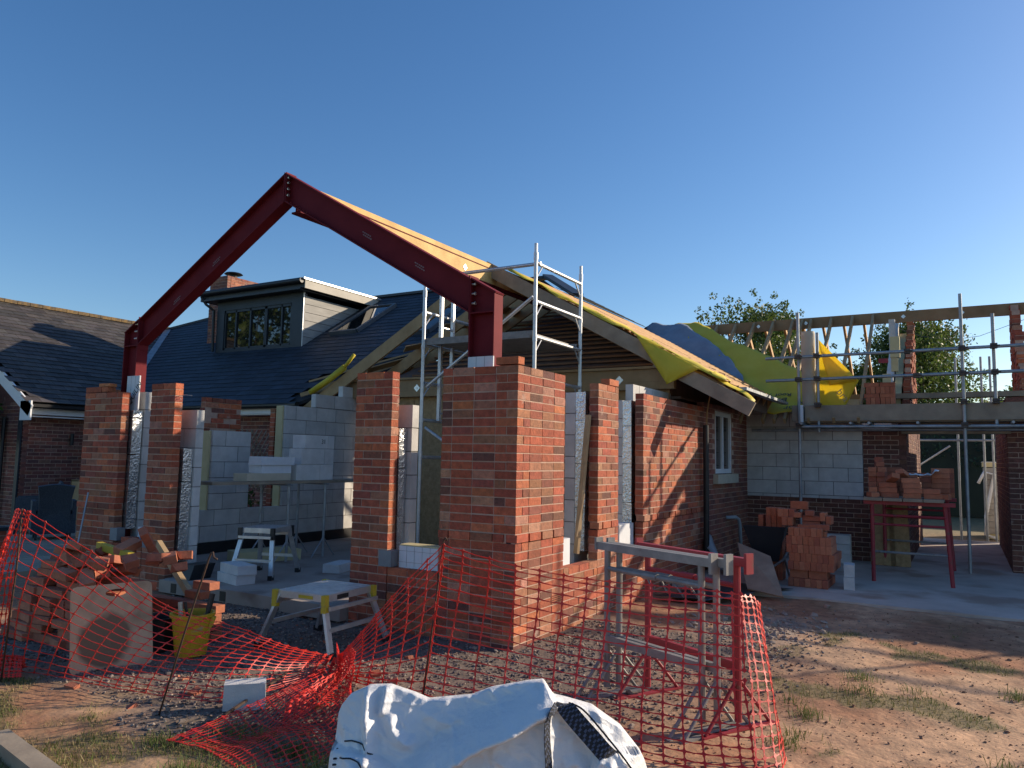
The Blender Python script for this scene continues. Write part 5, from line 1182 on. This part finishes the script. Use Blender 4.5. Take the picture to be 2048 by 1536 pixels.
sb = thing("mixing_board", "worn grey board propped slanting against the foot of the brick stack", "board", (4.0,-.9,.03)); b = MB(); b.v = [V(p) for p in ((4.62,-.66,.52),(4.40,-1.12,.40),(3.62,-1.42,.05),(3.78,-.98,.08))]; b.face([0,1,2,3]); solid(b.build("board", m_oldwood, sb), .02)
pls = thing("plastic_sheet", "pale grey plastic sheet leaning on the wall beside the black downpipe", "sheet", (5.0,-.2,.03)); b = MB(); rows = [[(4.95+i*.05+j*.03, -.06-(.40-.02*i)*(1-j/9)+.02*fbm(i*.4,j*.4,1), .035+.50*(j/9)*(.55+.45*math.sin(i*.33+.4))) for i in range(12)] for j in range(10)]; sheet(b, rows); solid(b.build("sheet", m_pipe, pls, smooth=True))
ds = thing("plastic_sheet", "crumpled dark plastic sheet on the ground between side wall and trestles", "sheet", (3.4,-.5,.03)); b = MB(); rows = [[(2.9+i*.11, -.15-j*.085-.05*i, .04+.05*abs(fbm(i*.5,j*.5,1.1))) for i in range(14)] for j in range(8)]; sheet(b, rows); solid(b.build("sheet", m_anth, ds, smooth=True))
wp = MB(); wp.path([(6.55,-.0,.70),(6.75,-.10,.70),(6.86,-.12,.66),(6.93,-.12,.55),(6.99,-.12,.10)],.028,12); tag(wp.build("waste_pipe", m_pipe, None, loc=(6.75,-.1,.03), smooth=True), "grey plastic waste pipe elbow coming out of the shaded brick wall", "pipe")
bpz = MB(); bpz.tube((6.4,-.30,.09),(7.0,-.35,.09),.05,12); tag(bpz.build("drain_pipe", m_black, None, loc=(6.7,-.3,.03)), "black drain pipe lying on the paving under the waste pipe", "pipe")
for i, (x, y, z) in enumerate(((5.62,-1.98,.034),(5.64,-1.98,.185))): blk(("lower" if i == 0 else "upper")+" rough grey block standing at the right foot of the brick stack", x-.75, y+.02, z, .1, (.22,.12,.15))
for i in range(3): blk(("lowest","middle","topmost")[i]+" dark grey block stacked against the wing wall under the scaffold", 7.55, -1.45, .034+i*.145, H, (.44,.215,.14))
bo = thing("board_sheets", "brown sheets of board leaning on the brick jamb behind the trestles", "boards", (7.7,-2.2,.03)); 
for i in range(2):
    b = MB(); b.prism([V((7.55,-1.95-i*.28,.04)),V((7.55,-2.30-i*.2,.04)),V((7.85,-2.25-i*.2,1.15)),V((7.85,-1.95-i*.22,1.15))],(.02,0,0)); b.build("board", m_osb, bo)
rl = thing("membrane_roll", "tall cream membrane roll on the scaffold deck, a yellow sheet peeling off it", "roll", (7.72,-1.08,2.264))
b = MB(); b.lathe([(.03,3.74),(.105,3.74),(.112,3.70),(.112,3.2),(.105,2.8),(.10,2.27)],(7.72,-1.07,0),24); b.build("roll", mat("cream_roll", (.50,.43,.34), (.58,.50,.40), 3, .7, trans=.1), rl, smooth=False)
m_yt = mat("amber_membrane", (.90,.74,.09), (.93,.79,.14), 2, .5, bump=.1, trans=.62)
def quad_cloth(p00, p10, p11, p01, nu, nv, amp, name, mt, par):
    b = MB(); rows = []
    for i in range(nu+1):
        r = []
        for j in range(nv+1):
            u, v = i/nu, j/nv; p = V(p00)*(1-u)*(1-v)+V(p10)*u*(1-v)+V(p11)*u*v+V(p01)*(1-u)*v
            p.x += amp*(math.sin(u*5+v*3)+.6*math.sin(v*9-u*4)); r.append(tuple(p))
        rows.append(r)
    sheet(b, rows); return solid(b.build(name, mt, par, smooth=True), .003)
quad_cloth((7.69,-1.20,3.62),(7.62,-1.84,2.89),(7.66,-1.60,2.44),(7.70,-1.18,2.44), 14, 14, .012, "peeling_sheet", m_yt, rl)
quad_cloth((7.60,-1.24,3.60),(7.585,-1.84,2.885),(7.57,-1.41,2.82),(7.575,-1.32,3.2), 10, 10, .008, "fold", m_yt, rl)
text_obj("bra", "lettering", .16, (7.59,-1.60,2.66), (V((0,-.6,-.8)),V((0,.8,-.6))*-1,V((-1,0,0))), mat("faded_print", (.40,.30,.16), None, 3, .8), rl)
pb2 = thing("insulation_stack", "tan insulation boards standing by the grey post above the scaffold bricks", "insulation", (8.2,-2.1,2.46))
for a, c in (((7.98,-2.27,2.72),(8.02,-2.15,3.02)),((7.98,-2.41,3.28),(8.06,-2.27,3.62)),((7.98,-2.38,3.06),(8.06,-2.28,3.27))):
    b = MB(); b.box(a, c); b.build("board", m_pir, pb2)
b = MB(); b.box((7.97,-2.24,3.20),(8.02,-2.10,3.27),(1,.2,.2)); b.build("red_tape", m_red, pb2)
# ================================================================== BEYOND
def tree(label, x, y, h, R, seed, nl=7000, z0=None, ls=(.09,.19)):
    random.seed(seed); t = thing("broadleaf_tree", label, "tree", (x,y,0), "trees beyond the building")
    b = MB(); b.tube((x,y,0),(x+.1,y,h*.5),.22,10,r1=.12)
    cl = []
    for i in range(17):
        a = rc(0,6.3); q = rc(.15,1)*R; z = h*.42+(h*.50)*random.random()**.8; k = 1-.55*max(0,(z-h*.6)/(h*.4)); c = V((x+math.cos(a)*q*k, y+math.sin(a)*q*k, z)); cl.append((c, rc(.28,.46)*R))
        b.tube((x+.05,y,h*rc(.25,.5)), c, .06, 6, r1=.02)
    cl.append((V((x,y,h*.86)), R*.36)); cl.append((V((x,y,h*.6)), R*.6)); b.build("trunk", m_bark, t)
    b = MB()
    for c, r in cl:
        leaves(b, c, r, int(nl/len(cl)*.75), ls[0], ls[1], .8)
        for i in range(int(nl/len(cl)*.25)): 
            if i % 25 == 0: tip = c+V((random.gauss(0,1),random.gauss(0,1),random.gauss(.25,.8))).normalized()*r*rc(1.0,1.25)
            leaves(b, tip, .16*r, 1, ls[0]*.8, ls[1]*.8)
    b.build("crown", m_leaf, t, fix=False); random.seed(5); return t
tree("leafy tree left of the open rafters with a spiky uneven top", 26.0, 3.2, 7.9, 2.9, 11, 20000)
tree("wide full tree behind the scaffold right of the grey ridge post", 28.6, -2.2, 7.5, 3.3, 12, 26000)
tree("lower tree between the two taller ones, behind the bare rafters", 29.5, .7, 6.1, 2.5, 13, 13000)
tree("small low tree at the right end, beside the far slate roof", 32, -6.3, 5.0, 2.2, 14, 8000)
for i in range(1): tree("large tree across the garden facing the dormer windows", -12, 33, 13, 5.5, 15, 5000, ls=(.3,.5))
hg = thing("hedge", "dark clipped hedge closing the view through the passage", "hedge", (22,-2,0)); b = MB(); b.box((22.2,-14,0),(23.4,6,2.95),(.5,.5,.5)); 
for i in range(60): leaves(b, (22.2+rc(-.1,.1), -10+i*.26, rc(.3,2.9)), .6, 60, .08, .16, cols=((1,1,1),(1.5,1.6,1.4),(.5,.6,.5)))
b.build("foliage", m_hedge, hg, fix=False)
ps = thing("pallet_stack", "pale sheet stack wrapped on a pallet, sunlit white top, beyond the passage", "pallet", (15,-4.2,0))
b = MB()
for i in range(11): b.box((14.2+rc(-.01,.01),-4.9,.12+i*.13),(15.5,-3.62,.12+i*.13+.122),(rc(.9,1.1),)*3)
b.build("sheets", mat("wrapped_sheet", (.36,.33,.29), (.44,.40,.35), 3, .7, attr=True), ps); b = MB(); b.box((14.2,-4.9,1.56),(15.5,-3.6,1.66)); b.box((14.2,-4.9,0.0),(15.5,-3.62,.11)); b.build("top_board", m_pir, ps); b = MB(); b.box((14.19,-4.9,1.662),(15.5,-3.59,1.675)); b.build("white_cover", m_white, ps)
b = MB(); b.path([(14.1,-3.50,1.2),(14.1,-3.62,1.45),(14.12,-3.80,1.4),(14.12,-3.70,.9),(14.1,-3.62,.5),(14.1,-3.60,.1),(14.1,-3.8,.03)],.035,8); tag(b.build("white_hose", m_white, None, loc=(14.1,-3.6,0), smooth=True), "white plastic pipe looped over the end of the pallet stack", "pipe")
fh = thing("distant_house", "distant slate roofed house glimpsed beyond the right end of the trees", "house", (42,-8,0)); b = MB(); b.box((40,-12,0),(46,-7.3,4.3)); b.build("wall", m_cream, fh); b = MB(); b.prism([V((39.6,-7.0,4.2)),V((46.4,-7.0,4.2)),V((43,-7.0,6.6))],(0,-5.3,0)); b.build("roof", m_anth, fh)
b = MB(); b.path([(22.1,-1.46,6.06),(22.54,-2.15,5.80),(23.05,-3.0,5.69),(23.54,-3.85,5.84),(24.2,-5.1,6.39),(25,-7,7.2)],.008,5); tag(b.build("overhead_cable", m_anth, None, loc=(23,-3,5.7)), "thin overhead cable sagging across the sky on the right", "cable")
